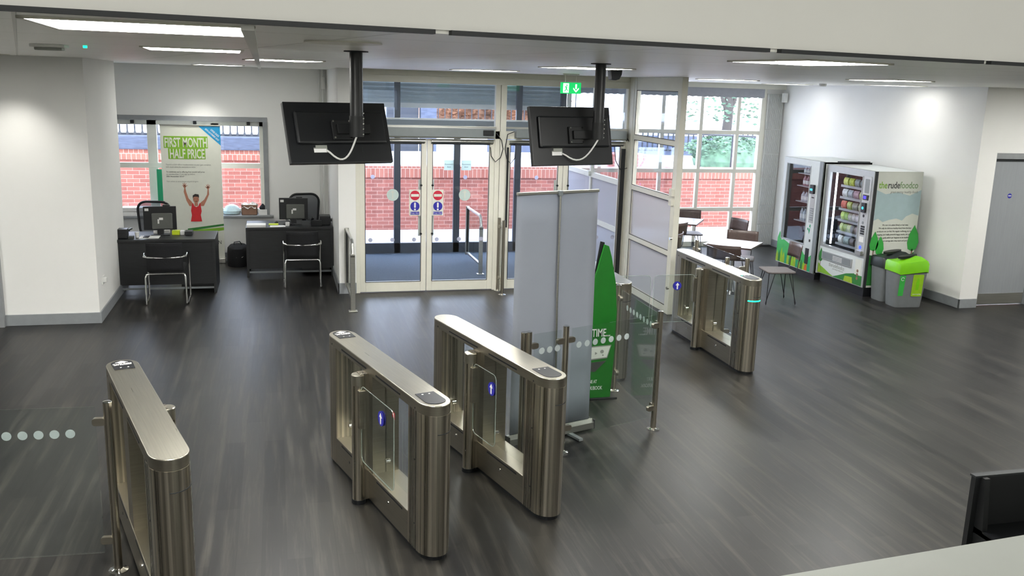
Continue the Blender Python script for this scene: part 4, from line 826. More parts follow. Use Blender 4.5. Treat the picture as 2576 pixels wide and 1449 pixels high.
# right desk clutter
simple('paper_stack', MB().box(-0.45, -0.18, 13.7, 13.9, Z, Z + 0.035, bev=0.002), 'paper', 'stack of white paper on the left corner of the right desk', 'paper')
simple('paper_sheet', MB().box(-0.12, 0.1, 13.72, 13.86, Z, Z + 0.006), 'paper', 'flat white form between the paper stack and monitor on the right desk', 'paper')
simple('notebook', MB().box(-0.14, 0.0, 13.9, 14.02, Z, Z + 0.012, bev=0.002), 'hiviz', 'pale yellow notebook behind the white form on the right desk', 'notebook')
simple('computer_mouse', MB().lathe([(0.03, 0), (0.034, 0.015), (0.02, 0.032), (0, 0.036)], 14, T((-0.03, 14.1, Z)), 0.8, 1.3), 'dgrey', 'dark mouse behind the yellow notebook on the right desk', 'mouse', smooth=True)
cb = MB(); rr = random.Random(3)
for q in range(4): cb.tube([(0.06 + 0.03 * k + 0.02 * rr.random(), 13.88 + 0.06 * math.sin(k * 1.3 + q), Z + 0.008 + 0.01 * rr.random()) for k in range(6)], 0.004, 6)
simple('cable_tangle', cb, 'black', 'tangle of black cables left of the right monitor', 'cable', smooth=True)
simple('label_block', MB().box(0.10, 0.16, 13.82, 13.88, Z, Z + 0.05, bev=0.004), 'paper', 'small white block in front of the right monitor stand', 'block')
desk_phone('black desk phone between monitor and printer on the right desk', (0.54, 13.88, Z), 0.1)
t = thing('receipt_printer', 'black box printer on the right end of the right desk', 'printer', (0.67, 13.95, Z)); MB().box(-0.07, 0.09, -0.09, 0.11, 0, 0.14, bev=0.012).build('printer_body', 'black', t); MB().box(0.09, 0.11, -0.05, 0.05, 0.05, 0.09, bev=0.004).build('printer_lever', 'black', t)
# bag on the floor
t = thing('sports_bag', 'black holdall with a white curved tick mark on the floor left of the right desk', 'bag', (-0.62, 14.66, 0))
rows = []
b = MB(); b.lathe([(0.20, 0.0), (0.205, 0.03), (0.205, 0.2), (0.195, 0.28), (0.15, 0.32), (0.03, 0.335)], 20, None, 0.8, 1.1); b.build('bag_body', 'fabric', t, smooth=True)
b = MB(); b.tube([(-0.06, -0.05, 0.32), (-0.05, -0.06, 0.37), (0.03, -0.05, 0.38), (0.06, -0.04, 0.33)], 0.008, 8); b.build('bag_handle', 'black', t, smooth=True)
sw = [(0.0, 0.02), (0.012, -0.008), (0.035, -0.015), (0.12, 0.028), (0.045, 0.008), (0.022, 0.012)]
flat('white_tick_logo', [(x * 0.9 - 0.02, 0.135 + z * 1.2) for x, z in sw], 'paper', fr((0, -0.215, 0), (1, 0.18, 0), (0, 0, 1)), t, t=0.004)
# window sill items
b = MB(); b.lathe([(0.02, 0), (0.15, 0.01), (0.17, 0.06), (0.11, 0.13), (0.03, 0.16)], 18, T((-0.71, 15.12, 0.735)), 0.82, 0.7); simple('plastic_bag', b, 'bagp', 'crumpled pale blue plastic bag on the office window sill', 'bag', smooth=True)
t = thing('cardboard_box', 'open brown cardboard box with crumpled paper on the window sill', 'box', (-0.44, 15.1, 0.735))
f = MB(); f.box(-0.12, 0.12, -0.1, -0.094, 0, 0.16); f.box(-0.12, 0.12, 0.094, 0.1, 0, 0.16); f.box(-0.12, -0.114, -0.1, 0.1, 0, 0.16); f.box(0.114, 0.12, -0.1, 0.1, 0, 0.16); f.box(-0.12, 0.12, -0.1, 0.1, 0, 0.006); f.build('box_body', 'card', t)
MB().box(0.0, 0.11, -0.002, 0.002, 0, 0.05, T((0.02, -0.03, 0.165)) @ RY(0.5)).build('box_flap', 'paper', t)
b = MB(); rows = [[(-0.11 + 0.03 * j + 0.005 * (i % 2), -0.108 + 0.05 * i, 0.165 + 0.02 * math.sin(i * 2.1 + j * 1.7) - (0.05 if i == 0 else 0)) for j in range(8)] for i in range(4)]; b.grid(rows); b.build('packing_paper', 'paper', t, solid=0.003)
simple('card_stack', MB().box(-0.30, -0.17, 15.0, 15.14, 0.735, 0.82, bev=0.002), 'paper', 'stack of white card boxes at the right end of the window sill', 'stack')
simple('black_pouch', MB().lathe([(0.05, 0), (0.055, 0.03), (0.03, 0.06), (0.01, 0.085)], 12, T((-0.235, 15.07, 0.82))), 'fabric', 'small black pouch on top of the white card boxes', 'pouch', smooth=True)
for k, (x, z, w_) in enumerate(((-2.1, 0.735, 0.5), (-2.12, 0.80, 0.42))):
    simple('paper_stack', MB().box(x - w_/2, x + w_/2, 14.98, 15.2, z, z + 0.06, bev=0.004), 'paper', ['wide white paper pile on the sill behind the left swivel chair, lower half', 'narrower white paper pile on the sill behind the left swivel chair, upper half'][k], 'paper')
t = thing('wall_socket', 'white double wall socket low on the left wall corner', 'socket', (-2.05, 11.57, 0.45))
MB().box(0, 0.012, -0.075, 0.075, -0.045, 0.045, bev=0.003).build('socket_plate', 'white', t); MB().box(0.012, 0.05, -0.06, 0.0, -0.02, 0.035, bev=0.004).build('plug', 'white', t)
simple('green_poster', MB().box(-1.79, -1.60, 15.0, 15.006, 0.95, 1.45), 'sea', 'narrow green poster edge showing left of the white poster banner', 'poster')
# ================================================================ WHITE POSTER BANNER
t = thing('poster_banner', 'white pull-up banner reading FIRST MONTH HALF PRICE in front of the office window', 'banner', (-1.262, 14.86, 0))
MB().box(-0.435, 0.435, -0.002, 0.002, 0.08, 2.13).build('banner_sheet', 'bwhite', t)
MB().box(-0.44, 0.44, -0.012, 0.01, 2.12, 2.14, bev=0.003).build('top_rail', 'alu', t)
MB().box(-0.45, 0.45, -0.06, 0.06, 0.0, 0.085, bev=0.012).build('cassette', 'alu', t)
B = FY(0, -0.002, 0)
flat('green_block', [[(-0.39, 1.785), (0.245, 1.785), (0.245, 1.965), (-0.39, 1.965)], [(-0.33, 1.62), (0.205, 1.62), (0.205, 1.784), (-0.33, 1.784)]], 'green', B, t)
text('FIRST MONTH', 0.195, 'bwhite', FY(-0.07, -0.004, 1.805), t, bold=0.022, sx=0.5); text('HALF PRICE', 0.195, 'bwhite', FY(-0.06, -0.004, 1.635), t, bold=0.022, sx=0.5)
flat('blue_corner', [(0.12, 2.118), (0.435, 2.118), (0.435, 1.83)], 'cyan', B, t)
text('OFFER ENDS', 0.04, 'paper', fr((0.345, -0.004, 2.01), (1, 0, -0.92), (0.92, 0, 1)), t, bold=0.01, sx=0.7); text('30TH NOVEMBER 2016*', 0.036, 'paper', fr((0.305, -0.004, 1.985), (1, 0, -0.92), (0.92, 0, 1)), t, bold=0.01, sx=0.7)
for s, z, m_ in (("There's a £2.8 million transformation at your gym complete,", 1.525, 'inkg'), ('with much more for everyone to enjoy.', 1.49, 'inkg'), ("To celebrate we're offering first month half price", 1.415, 'inkd'), ('on memberships, if you sign up before', 1.38, 'inkg'), ('30th November 2016*', 1.345, 'inkd'), ('Visit online at www.better.org.uk/islington', 1.27, 'inkg')):
    text(s, 0.032, m_, FY(-0.375, -0.004, z), t, align='LEFT', sx=0.84 if m_ == 'inkg' else 0.88)
# printed woman with raised arms
for pg_ in [[(-0.10, 0.98), (-0.135, 1.12), (-0.125, 1.18), (-0.108, 1.18), (-0.098, 1.12), (-0.07, 1.02), (-0.02, 0.96), (0.0, 0.90), (-0.06, 0.90)], [(0.19, 0.98), (0.235, 1.08), (0.232, 1.16), (0.215, 1.16), (0.205, 1.08), (0.16, 1.0), (0.10, 0.95), (0.08, 0.90), (0.15, 0.90)]]: flat('printed_arm', pg_, 'skin', B, t)
for cx, cz, s in ((-0.118, 1.20, 1), (0.222, 1.18, -1)):
    hands = [circ(cx, cz, 0.02, 10)]
    for k, a in enumerate((150, 118, 92, 66, 25)):
        a = math.radians(a if s > 0 else 180 - a); L_ = (0.04, 0.055, 0.06, 0.055, 0.045)[k]; dx, dz = math.cos(a), math.sin(a); nx, nz = -dz * 0.006, dx * 0.006
        hands.append([(cx + dx * 0.01 + nx, cz + dz * 0.01 + nz), (cx + dx * L_ + nx * 0.6, cz + dz * L_ + nz * 0.6), (cx + dx * L_ - nx * 0.6, cz + dz * L_ - nz * 0.6), (cx + dx * 0.01 - nx, cz + dz * 0.01 - nz)][::-1])
    flat('printed_hand', hands, 'skin', FY(0, -0.0022, 0), t)

flat('printed_neck', [(0.012, 0.90), (0.065, 0.90), (0.06, 0.985), (0.018, 0.985)], 'skin', FY(0, -0.003, 0), t)
fc = flat('printed_face', [(0.04 + 0.043 * math.cos(a), 1.005 + 0.055 * math.sin(a)) for a in [2 * PI * k / 20 for k in range(20)]], 'skin', FY(0, -0.0045, 0), t)
flat('printed_features', [circ(0.024, 1.012, 0.005, 8), circ(0.056, 1.012, 0.005, 8), [(0.022, 0.975), (0.04, 0.97), (0.058, 0.975), (0.04, 0.98)]], 'hair', FY(0, -0.006, 0), fc)
flat('printed_hair', [(-0.006, 1.02), (-0.004, 1.065), (0.03, 1.088), (0.08, 1.08), (0.085, 1.05), (0.08, 1.02), (0.07, 1.045), (0.03, 1.05), (0.005, 1.04)], 'hair', FY(0, -0.007, 0), t)
flat('printed_vest', [(-0.015, 0.945), (-0.005, 0.945), (0.01, 0.90), (0.04, 0.885), (0.07, 0.90), (0.09, 0.945), (0.10, 0.945), (0.11, 0.87), (0.115, 0.82), (0.10, 0.76), (0.115, 0.66), (-0.05, 0.66), (-0.03, 0.76), (-0.04, 0.83), (-0.03, 0.89)], 'redtop', FY(0, -0.006, 0), t)
flat('printed_wave', [(-0.435, 0.40), (-0.1, 0.52), (0.435, 0.565), (0.435, 0.52), (-0.1, 0.44), (-0.435, 0.33)], 'green', B, t); flat('printed_dark_wave', [(-0.1, 0.55), (0.435, 0.62), (0.435, 0.59), (-0.1, 0.51)], 'greend', B, t)
text('ISLINGTON', 0.085, 'inkd', FY(0.395, -0.004, 0.30), t, align='RIGHT', sx=0.85)
# ================================================================ VENDING MACHINES
def foliage_tree(F, cx, cz, s, parent, m='greend'):
    flat('printed_tree', [(cx - 0.045 * s, cz), (cx - 0.06 * s, cz + 0.06 * s), (cx - 0.045 * s, cz + 0.14 * s), (cx, cz + 0.22 * s), (cx + 0.045 * s, cz + 0.14 * s), (cx + 0.06 * s, cz + 0.06 * s), (cx + 0.04 * s, cz), (cx, cz - 0.02 * s)][::-1], m, F, parent)
    flat('printed_trunk', [(cx - 0.008 * s, cz - 0.1 * s), (cx + 0.008 * s, cz - 0.1 * s), (cx + 0.006 * s, cz), (cx - 0.006 * s, cz)], 'card', F, parent)
def machine(label, x0, y0, y1, z0, z1, body, kind):
    # front plane x = x0 facing -X, spans y0..y1, depth to 9.12; local origin at near bottom front corner
    t = thing('vending_machine', label, 'vending machine', (x0, y0, 0)); W_ = y1 - y0; D_ = 8.99 - x0
    MB().box(0.03, D_, 0.02, W_ - 0.02, 0.0, z0).build('base_plinth', 'black', t)
    cab = MB(); cab.box(0.0, D_, 0.0, 0.02, z0, z1); cab.box(0.0, D_, W_ - 0.02, W_, z0, z1); cab.box(0, D_, 0, W_, z1 - 0.03, z1); cab.box(D_ - 0.02, D_, 0, W_, z0, z1); cab.box(0.0, D_, 0, W_, z0, z0 + 0.02)
    cab.build('cabinet', body, t, bevel=0.003)
    return t, W_, D_
def door_front(t, W_, z0, z1, win, m, fm):
    # win = (left offset from far side, right offset, zb, zt) in FX coords u = 0 at far edge (y1)
    u0, u1, zb, zt = win; f = MB()
    F = fr((0, W_, 0), (0, -1, 0), (0, 0, 1))
    for a, b, c, d in ((0, u0, z0, z1), (u1, W_, z0, z1), (u0, u1, z0, zb), (u0, u1, zt, z1)): f.prism([(a, c), (b, c), (b, d), (a, d)], -0.03, 0.012, F)
    f.build('door_front', m, t)
    g = MB(); g.prism([(u0, zb), (u1, zb), (u1, zt), (u0, zt)], 0.0, 0.004, F); g.build('door_glass', 'vmglass', t)
    g = MB(); w_ = 0.012
    for a, b, c, d in ((u0 - w_, u1 + w_, zb - w_, zb), (u0 - w_, u1 + w_, zt, zt + w_), (u0 - w_, u0, zb, zt), (u1, u1 + w_, zb, zt)): g.prism([(a, c), (b, c), (b, d), (a, d)], 0.012, 0.018, F)
    g.build('window_trim', fm, t)
    return F
# --- drinks machine (far)
t1, W1, D1 = machine('white drinks vending machine with bottles, farther along the right wall', 8.15, 12.53, 13.66, 0.10, 1.85, 'whitem', 'drinks')
F1 = door_front(t1, W1, 0.10, 1.85, (0.10, 0.79, 0.52, 1.75), 'whitem', 'silver')
MB().box(0.35, 0.36, 0.3, W1 - 0.05, 0.5, 1.78).build('backing_panel', 'brownin', t1)
MB().box(0.0, 0.012, 0.0, 0.10, 0.10, 1.85, T((-0.013, 0, 0))).build('grey_edge_strip', 'galu', t1)
ln = MB(); ln.box(0.03, D1 - 0.03, W1 - 0.04, W1 - 0.022, 0.14, 1.81); ln.box(0.03, D1 - 0.03, 0.34, 0.36, 0.14, 1.81); ln.box(0.03, D1 - 0.03, 0.3, W1 - 0.03, 0.44, 0.46); ln.build('interior_liner', 'interior', t1)
def P(F, name, pts, m, parent, off=0.013, t=0.0015): return flat(name, pts, m, F, parent, t=t, off=off)
P(F1, 'control_panel', [(0.86, 0.88), (0.99, 0.88), (0.99, 1.32), (0.86, 1.32)], 'silver', t1)
for k in range(6): P(F1, 'button_row', [(0.89, 0.92 + 0.035 * k), (0.97, 0.92 + 0.035 * k), (0.97, 0.94 + 0.035 * k), (0.89, 0.94 + 0.035 * k)], 'galu', t1, off=0.015, t=0.004)
rd = MB(); rd.prism(rrect(0.87, 1.34, 0.97, 1.48, 0.012), 0.013, 0.05, F1); rd = rd.build('card_reader', 'black', t1); P(F1, 'reader_display', [(0.885, 1.39), (0.945, 1.39), (0.945, 1.42), (0.885, 1.42)], 'ledc', rd, off=0.051)
P(F1, 'coin_slot', [(0.89, 1.27), (0.96, 1.27), (0.96, 1.29), (0.89, 1.29)], 'black', t1, off=0.015)
P(F1, 'leaf_logo', [[(0.89, 0.76), (0.91, 0.70), (0.93, 0.76), (0.92, 0.80)], [(0.85, 0.77), (0.88, 0.755), (0.89, 0.79), (0.865, 0.80)], [(0.90, 0.82), (0.93, 0.80), (0.94, 0.84), (0.92, 0.86)]], 'sea', t1)
P(F1, 'coin_return', [(0.93, 0.58), (0.97, 0.58), (0.97, 0.62), (0.93, 0.62)], 'black', t1)
P(F1, 'collection_flap', rrect(0.86, 0.22, 0.96, 0.47, 0.01), 'black', t1, t=0.004)
# printed meadow
P(F1, 'printed_meadow', [(0.0, 0.11), (1.03, 0.11), (1.03, 0.38), (0.97, 0.34), (0.9, 0.40), (0.84, 0.35), (0.75, 0.42), (0.66, 0.40), (0.5, 0.44), (0.35, 0.46), (0.2, 0.50), (0.12, 0.48), (0.10, 0.56), (0.06, 0.62), (0.03, 0.56), (0.0, 0.50)], 'totem2' if 'totem2' in M else 'green', t1, off=0.0128, t=0.001)
rr = random.Random(11)
for k in range(15):
    u = 0.03 + k * 0.068; h = 0.12 + 0.14 * rr.random(); mm_ = ['ygreen', 'greend', 'limel', 'ygreen', 'sea'][k % 5]
    P(F1, 'printed_bush', [(u - 0.035, 0.11), (u + 0.035, 0.11), (u + 0.03, 0.11 + h * 0.6), (u, 0.11 + h), (u - 0.03, 0.11 + h * 0.6)], mm_, t1, off=0.0142, t=0.001)
P(F1, 'printed_orange_bush', [[(0.86, 0.115), (0.95, 0.115), (0.94, 0.2), (0.88, 0.2)], circ(0.92, 0.235, 0.03, 10)], 'orange', t1, off=0.0156, t=0.001)
P(F1, 'printed_signpost', [[(0.60, 0.24), (0.72, 0.24), (0.72, 0.262), (0.60, 0.262)], [(0.60, 0.275), (0.71, 0.275), (0.71, 0.297), (0.60, 0.297)]], 'card', t1, off=0.0156, t=0.001)
# --- snack machine (near)
t2, W2, D2 = machine('snack vending machine with lit shelves and a printed white side, nearer the bins', 8.20, 11.33, 12.49, 0.14, 1.82, 'whitem', 'snack')
MB().box(0.0, 0.046, -0.006, 0.0, 0.14, 1.82).build('dark_edge_strip', 'dgrey', t2)
F2 = door_front(t2, W2, 0.14, 1.82, (0.08, 0.90, 0.60, 1.72), 'silver', 'silver')
MB().box(0.5, 0.51, 0.26, W2 - 0.03, 0.55, 1.78).build('backing_panel', 'interior', t2)
ln = MB(); ln.box(0.03, 0.6, W2 - 0.04, W2 - 0.022, 0.2, 1.78); ln.box(0.03, 0.6, 0.24, 0.26, 0.2, 1.78); ln.box(0.03, 0.6, 0.2, W2 - 0.03, 0.56, 0.57); ln.build('interior_liner', 'interior', t2)
b = MB(); b.tube([(0.06, W2 - 0.16, 0.62), (0.06, W2 - 0.16, 1.71)], 0.014, 10); b.build('light_tube', 'tube', t2, smooth=True)
sh_z = [0.66, 0.845, 1.02, 1.19, 1.365, 1.54]
for z in sh_z:
    s = MB(); s.box(0.08, 0.45, 0.27, W2 - 0.26, z - 0.012, z); s.box(0.075, 0.082, 0.27, W2 - 0.26, z - 0.03, z + 0.005); s.build('shelf', 'silver', t2)
P(F2, 'control_panel', rrect(0.95, 0.62, 1.12, 1.74, 0.02), 'silver2' if 'silver2' in M else 'silver', t2, t=0.006)
P(F2, 'advert_window', rrect(0.98, 1.50, 1.08, 1.70, 0.01), 'galu', t2, off=0.02)
rd = P(F2, 'display', [(0.97, 1.40), (1.09, 1.40), (1.09, 1.475), (0.97, 1.475)], 'black', t2, off=0.02, t=0.012); P(F2, 'display_digits', [(0.985, 1.415), (1.05, 1.415), (1.05, 1.46), (0.985, 1.46)], 'ledb2', rd, off=0.033)
rd = MB(); rd.prism(rrect(0.98, 1.22, 1.07, 1.36, 0.01), 0.02, 0.05, F2); rd = rd.build('card_reader', 'black', t2); P(F2, 'reader_display', circ(1.02, 1.285, 0.02, 12), 'ledc', rd, off=0.051)
P(F2, 'coin_slot', circ(1.02, 1.17, 0.022, 12), 'black', t2, off=0.02); P(F2, 'coin_button', circ(1.02, 1.07, 0.022, 12), 'galu', t2, off=0.02)
for k in range(4):
    for j in range(3): P(F2, 'keypad_button', rrect(0.985 + 0.032 * j, 0.90 + 0.034 * k, 1.011 + 0.032 * j, 0.926 + 0.034 * k, 0.004, 2), 'black', t2, off=0.02, t=0.004)
P(F2, 'instruction_label', [(0.98, 0.79), (1.08, 0.79), (1.08, 0.87), (0.98, 0.87)], 'paper', t2, off=0.02)
P(F2, 'return_button', circ(1.02, 0.71, 0.026, 14), 'ledb', t2, off=0.02); b = MB(); b.prism(rrect(0.97, 0.60, 1.10, 0.67, 0.01), 0.012, 0.06, F2); b.build('coin_return', 'alu', t2, bevel=0.004)
lo = P(F2, 'lower_panel', [(0.01, 0.15), (1.13, 0.15), (1.13, 0.56), (0.01, 0.56)], 'whitem', t2, off=0.0125, t=0.002)
b = MB(); b.prism(rrect(0.10, 0.375, 0.87, 0.505, 0.01), 0.0, 0.02, F2 @ T((0, 0, 0.0125))); dr = b.build('delivery_drawer', 'silver', t2, bevel=0.003)
P(F2, 'drawer_recess', [(0.12, 0.39), (0.85, 0.39), (0.85, 0.49), (0.12, 0.49)], 'galu', dr, off=0.033)
for k in range(4): P(F2, 'drawer_grip', [(0.40, 0.405 + 0.02 * k), (0.64, 0.405 + 0.02 * k), (0.64, 0.412 + 0.02 * k), (0.40, 0.412 + 0.02 * k)], 'paper', dr, off=0.035)
text('therudefoodco', 0.085, 'inkg', F2 @ T((0.49, 0.295, 0.0148)), lo, bold=0.008, sx=0.78)
text('great tasting healthy foods', 0.032, 'inkg', F2 @ T((0.53, 0.262, 0.0148)), lo, shear=0.4, sx=0.8)
P(F2, 'printed_hill', [(0.01, 0.152), (0.45, 0.152), (0.3, 0.19), (0.18, 0.23), (0.08, 0.26), (0.01, 0.30)], 'green', lo, off=0.015, t=0.001); P(F2, 'printed_hill', [(0.4, 0.152), (1.13, 0.152), (1.13, 0.30), (0.95, 0.31), (0.75, 0.27), (0.55, 0.20)], 'greend', lo, off=0.015, t=0.001)
P(F2, 'printed_crop', [[(0.70, 0.152), (0.92, 0.152), (0.90, 0.24), (0.72, 0.23)], [(0.02, 0.152), (0.08, 0.152), (0.06, 0.22), (0.03, 0.24)]], 'ygreen', lo, off=0.0165, t=0.001)
foliage_tree(F2 @ T((0, 0, 0.0165)), 0.06, 0.34, 0.9, lo)
P(F2, 'product_label_strip', [(0.95, 0.30), (1.10, 0.30), (1.10, 0.53), (0.95, 0.53)], 'cream', lo, off=0.0165, t=0.001)
for k in range(3): P(F2, 'product_picture', circ(1.02, 0.25 + 0.055 * k, 0.024, 10), 'card', lo, off=0.018, t=0.001)
# printed side panel (faces the camera)
S = FY(0, 0.0, 0)
sd_ = MB(); sd_.prism([(0.045, 0.14), (0.789, 0.14), (0.789, 1.819), (0.045, 1.819)], 0.0, 0.003, S); sp = sd_.build('side_graphic', 'cream', t2)
P(S, 'printed_sky', [(0.05, 1.12), (0.12, 1.15), (0.2, 1.10), (0.3, 1.13), (0.42, 1.15), (0.52, 1.12), (0.58, 1.18), (0.68, 1.22), (0.785, 1.19), (0.785, 1.56), (0.6, 1.48), (0.4, 1.53), (0.2, 1.50), (0.05, 1.56)], 'sky2', sp, off=0.0032, t=0.0008)
text('the', 0.135, 'green', S @ T((0.075, 1.585, 0.005)), sp, align='LEFT', bold=0.012, sx=0.78); text('rude', 0.135, 'inkd', S @ T((0.222, 1.585, 0.005)), sp, align='LEFT', bold=0.014, sx=0.78); text('foodco', 0.135, 'greenm', S @ T((0.42, 1.585, 0.005)), sp, align='LEFT', bold=0.01, sx=0.78)
text('great tasting healthy foods', 0.05, 'inkg', S @ T((0.50, 1.515, 0.005)), sp, shear=0.4, sx=0.85)
for k, s_ in enumerate(("We don't do added (fried) or bad ones.", 'We only do delicious healthy food, from the best', 'producers we can find. No regular wellbeing, no over', 'hopping, just really powerful happy snacks, the great', 'tasting gods, which just happens to be healthier', 'than your average size crisp snack and pastry.')):
    text(s_, 0.034, 'inkd', S @ T((0.42, 1.045 - 0.046 * k, 0.005)), sp, sx=0.80)
P(S, 'printed_far_hill', [(0.06, 0.2), (0.79, 0.2), (0.79, 0.52), (0.60, 0.56), (0.4, 0.62), (0.2, 0.64), (0.06, 0.60)], 'paleg', sp, off=0.0034, t=0.0008)
P(S, 'printed_hill', [[(0.048, 0.17), (0.40, 0.17), (0.30, 0.5), (0.18, 0.60), (0.048, 0.62)], [(0.4, 0.17), (0.785, 0.17), (0.785, 0.66), (0.68, 0.60), (0.52, 0.5)]], 'greend', sp, off=0.0045, t=0.0008)
for cx, cz, s_ in ((0.10, 0.70, 1.2), (0.20, 0.64, 1.15), (0.745, 0.70, 1.6)): foliage_tree(S @ T((0, 0, 0.0055)), cx, cz, s_, sp, 'meadow')
for o_ in t2.children: pass
# products: snack packets
cols = [['#c8cf4a', '#bccb46', '#8d9a94', '#7c8a8a', '#8f9494'], ['#d6d8d6', '#a7b2b8', '#b59aa4', '#b5bf7c', '#a8b08c'], ['#d0583c', '#a8b850', '#8f8f80', '#98a078', '#7d8070'], ['#a8c63c', '#93bd44', '#a2a188', '#b0a89c', '#c0b4b0', '#8c8486', '#c4c0b8'], ['#a8bc5a', '#a0b868', '#bcc47e', '#6f6a60', '#8f7c74', '#a08a80', '#b8b8b0'], ['#c8ccc8', '#9fb0ae', '#5e5450', '#7c7c78']]
cn = [['yellow', 'yellow-green', 'grey', 'dark grey', 'silver'], ['white', 'pale blue', 'pink', 'pale green', 'olive'], ['orange-red', 'lime', 'stone', 'khaki', 'dull green'], ['bright lime', 'leaf green', 'sage', 'beige', 'rose-beige', 'mauve-grey', 'cream'], ['striped green', 'fern green', 'light lime', 'brown', 'tan', 'light brown', 'pearl'], ['white', 'blue-grey', 'dark brown', 'charcoal']]
rown = ['top', 'second', 'third', 'fourth', 'fifth', 'lowest']
def packet_bm(w, h, d):
    rows = []
    for i in range(7):
        v = i / 6; e = math.sin(PI * v) ** 0.6 if 0 < v < 1 else 0.0
        rows.append((v * h, d * e * 0.5 + 0.002, w * (0.5 - 0.03 * math.sin(PI * v))))
    b = MB(); ring = []
    for z, dd, ww in rows: ring.append([(-dd, -ww, z), (-dd * 1.1, 0, z), (-dd, ww, z), (dd, ww, z), (dd, -ww, z)])
    vs = [p for r_ in ring for p in r_]; fs = [(i * 5 + k, i * 5 + (k + 1) % 5, (i + 1) * 5 + (k + 1) % 5, (i + 1) * 5 + k) for i in range(6) for k in range(5)] + [(4, 3, 2, 1, 0), (30, 31, 32, 33, 34)]
    b._add(vs, fs); return b
for r_ in range(6):
    z = sh_z[5 - r_]; n = len(cols[r_]); slim = n >= 7; Wp = 0.085 if slim else 0.115
    for k in range(n):
        y = 11.33 + W2 - 0.34 - (0.56 / (n - 1)) * k * (1 if n > 4 else 0.8)
        mm_ = mat('packet_%d_%d' % (r_, k), cols[r_][k], 0.4, var=0.35, scale=28)
        o = packet_bm(Wp, 0.115 if not slim else 0.12, 0.05).build('snack_packet', mm_, None, smooth=True)
        o.location = (8.20 + 0.12, y, z); o.rotation_euler = (0, 0.0, 0.1 * math.sin(k * 3 + r_))
        tag(o, '%s snack packet on the %s shelf of the snack machine' % (cn[r_][k], rown[r_]), 'snack packet', 'packets on the %s shelf of the snack machine' % rown[r_])
def bottle(name, m_, capm, h, r, label, group, loc):
    t = thing(name, label, 'bottle', loc, 0, group)
    b = MB(); b.lathe([(r * 0.9, 0), (r, 0.01), (r, h * 0.62), (r * 0.45, h * 0.82), (r * 0.42, h * 0.92)], 14); b.build('bottle_body', m_, t, smooth=True)
    b = MB(); b.lathe([(r * 0.48, h * 0.9), (r * 0.48, h), (0, h)], 12); b.build('cap', capm, t, smooth=True)
    b = MB(); b.lathe([(r * 1.02, h * 0.18), (r * 1.02, h * 0.5)], 14); b.build('bottle_label', 'paper', t, smooth=True)
    return t
M['pinkb'] = mat('pink_drink', '#b08a94', 0.25); M['darkb'] = mat('dark_drink', '#40302c', 0.2); M['clearb'] = mat('pale_drink', '#b8bcc4', 0.2)
for z in (0.86, 1.17, 1.42, 1.62): s = MB(); s.box(0.04, 0.33, 0.33, W1 - 0.35, z - 0.012, z); s.build('shelf', 'silver', t1)
sy0 = 12.53 + 0.40
for r_, (z, n, h, r, m_, c_, nm_) in enumerate(((1.62, 4, 0.10, 0.03, 'clearb', 'paper', 'small pale'), (1.42, 5, 0.17, 0.03, 'pinkb', 'inkd', 'pink'), (1.17, 4, 0.17, 0.037, 'clearb', 'inkd', 'wide pale'), (0.86, 5, 0.22, 0.03, 'clearb', 'darkb', 'tall dark-capped'))):
    for k in range(n):
        pos = ['far left', 'second from left', 'third from left', 'fourth from left', 'rightmost'][k]
        bottle('drink_bottle', m_, c_, h, r, '%s bottle, %s on the %s shelf of the drinks machine' % (nm_, pos, rown[r_]), 'bottles on the %s shelf of the drinks machine' % rown[r_], (8.15 + 0.10, 12.53 + W1 - 0.48 - 0.09 * k, z))
# rail lying on top of the machines
o = MB().box(8.32, 8.86, 12.40, 12.45, 1.851, 1.872).build('dark_batten', 'dgrey'); tag(o, 'dark batten lying on top between the two vending machines', 'batten')
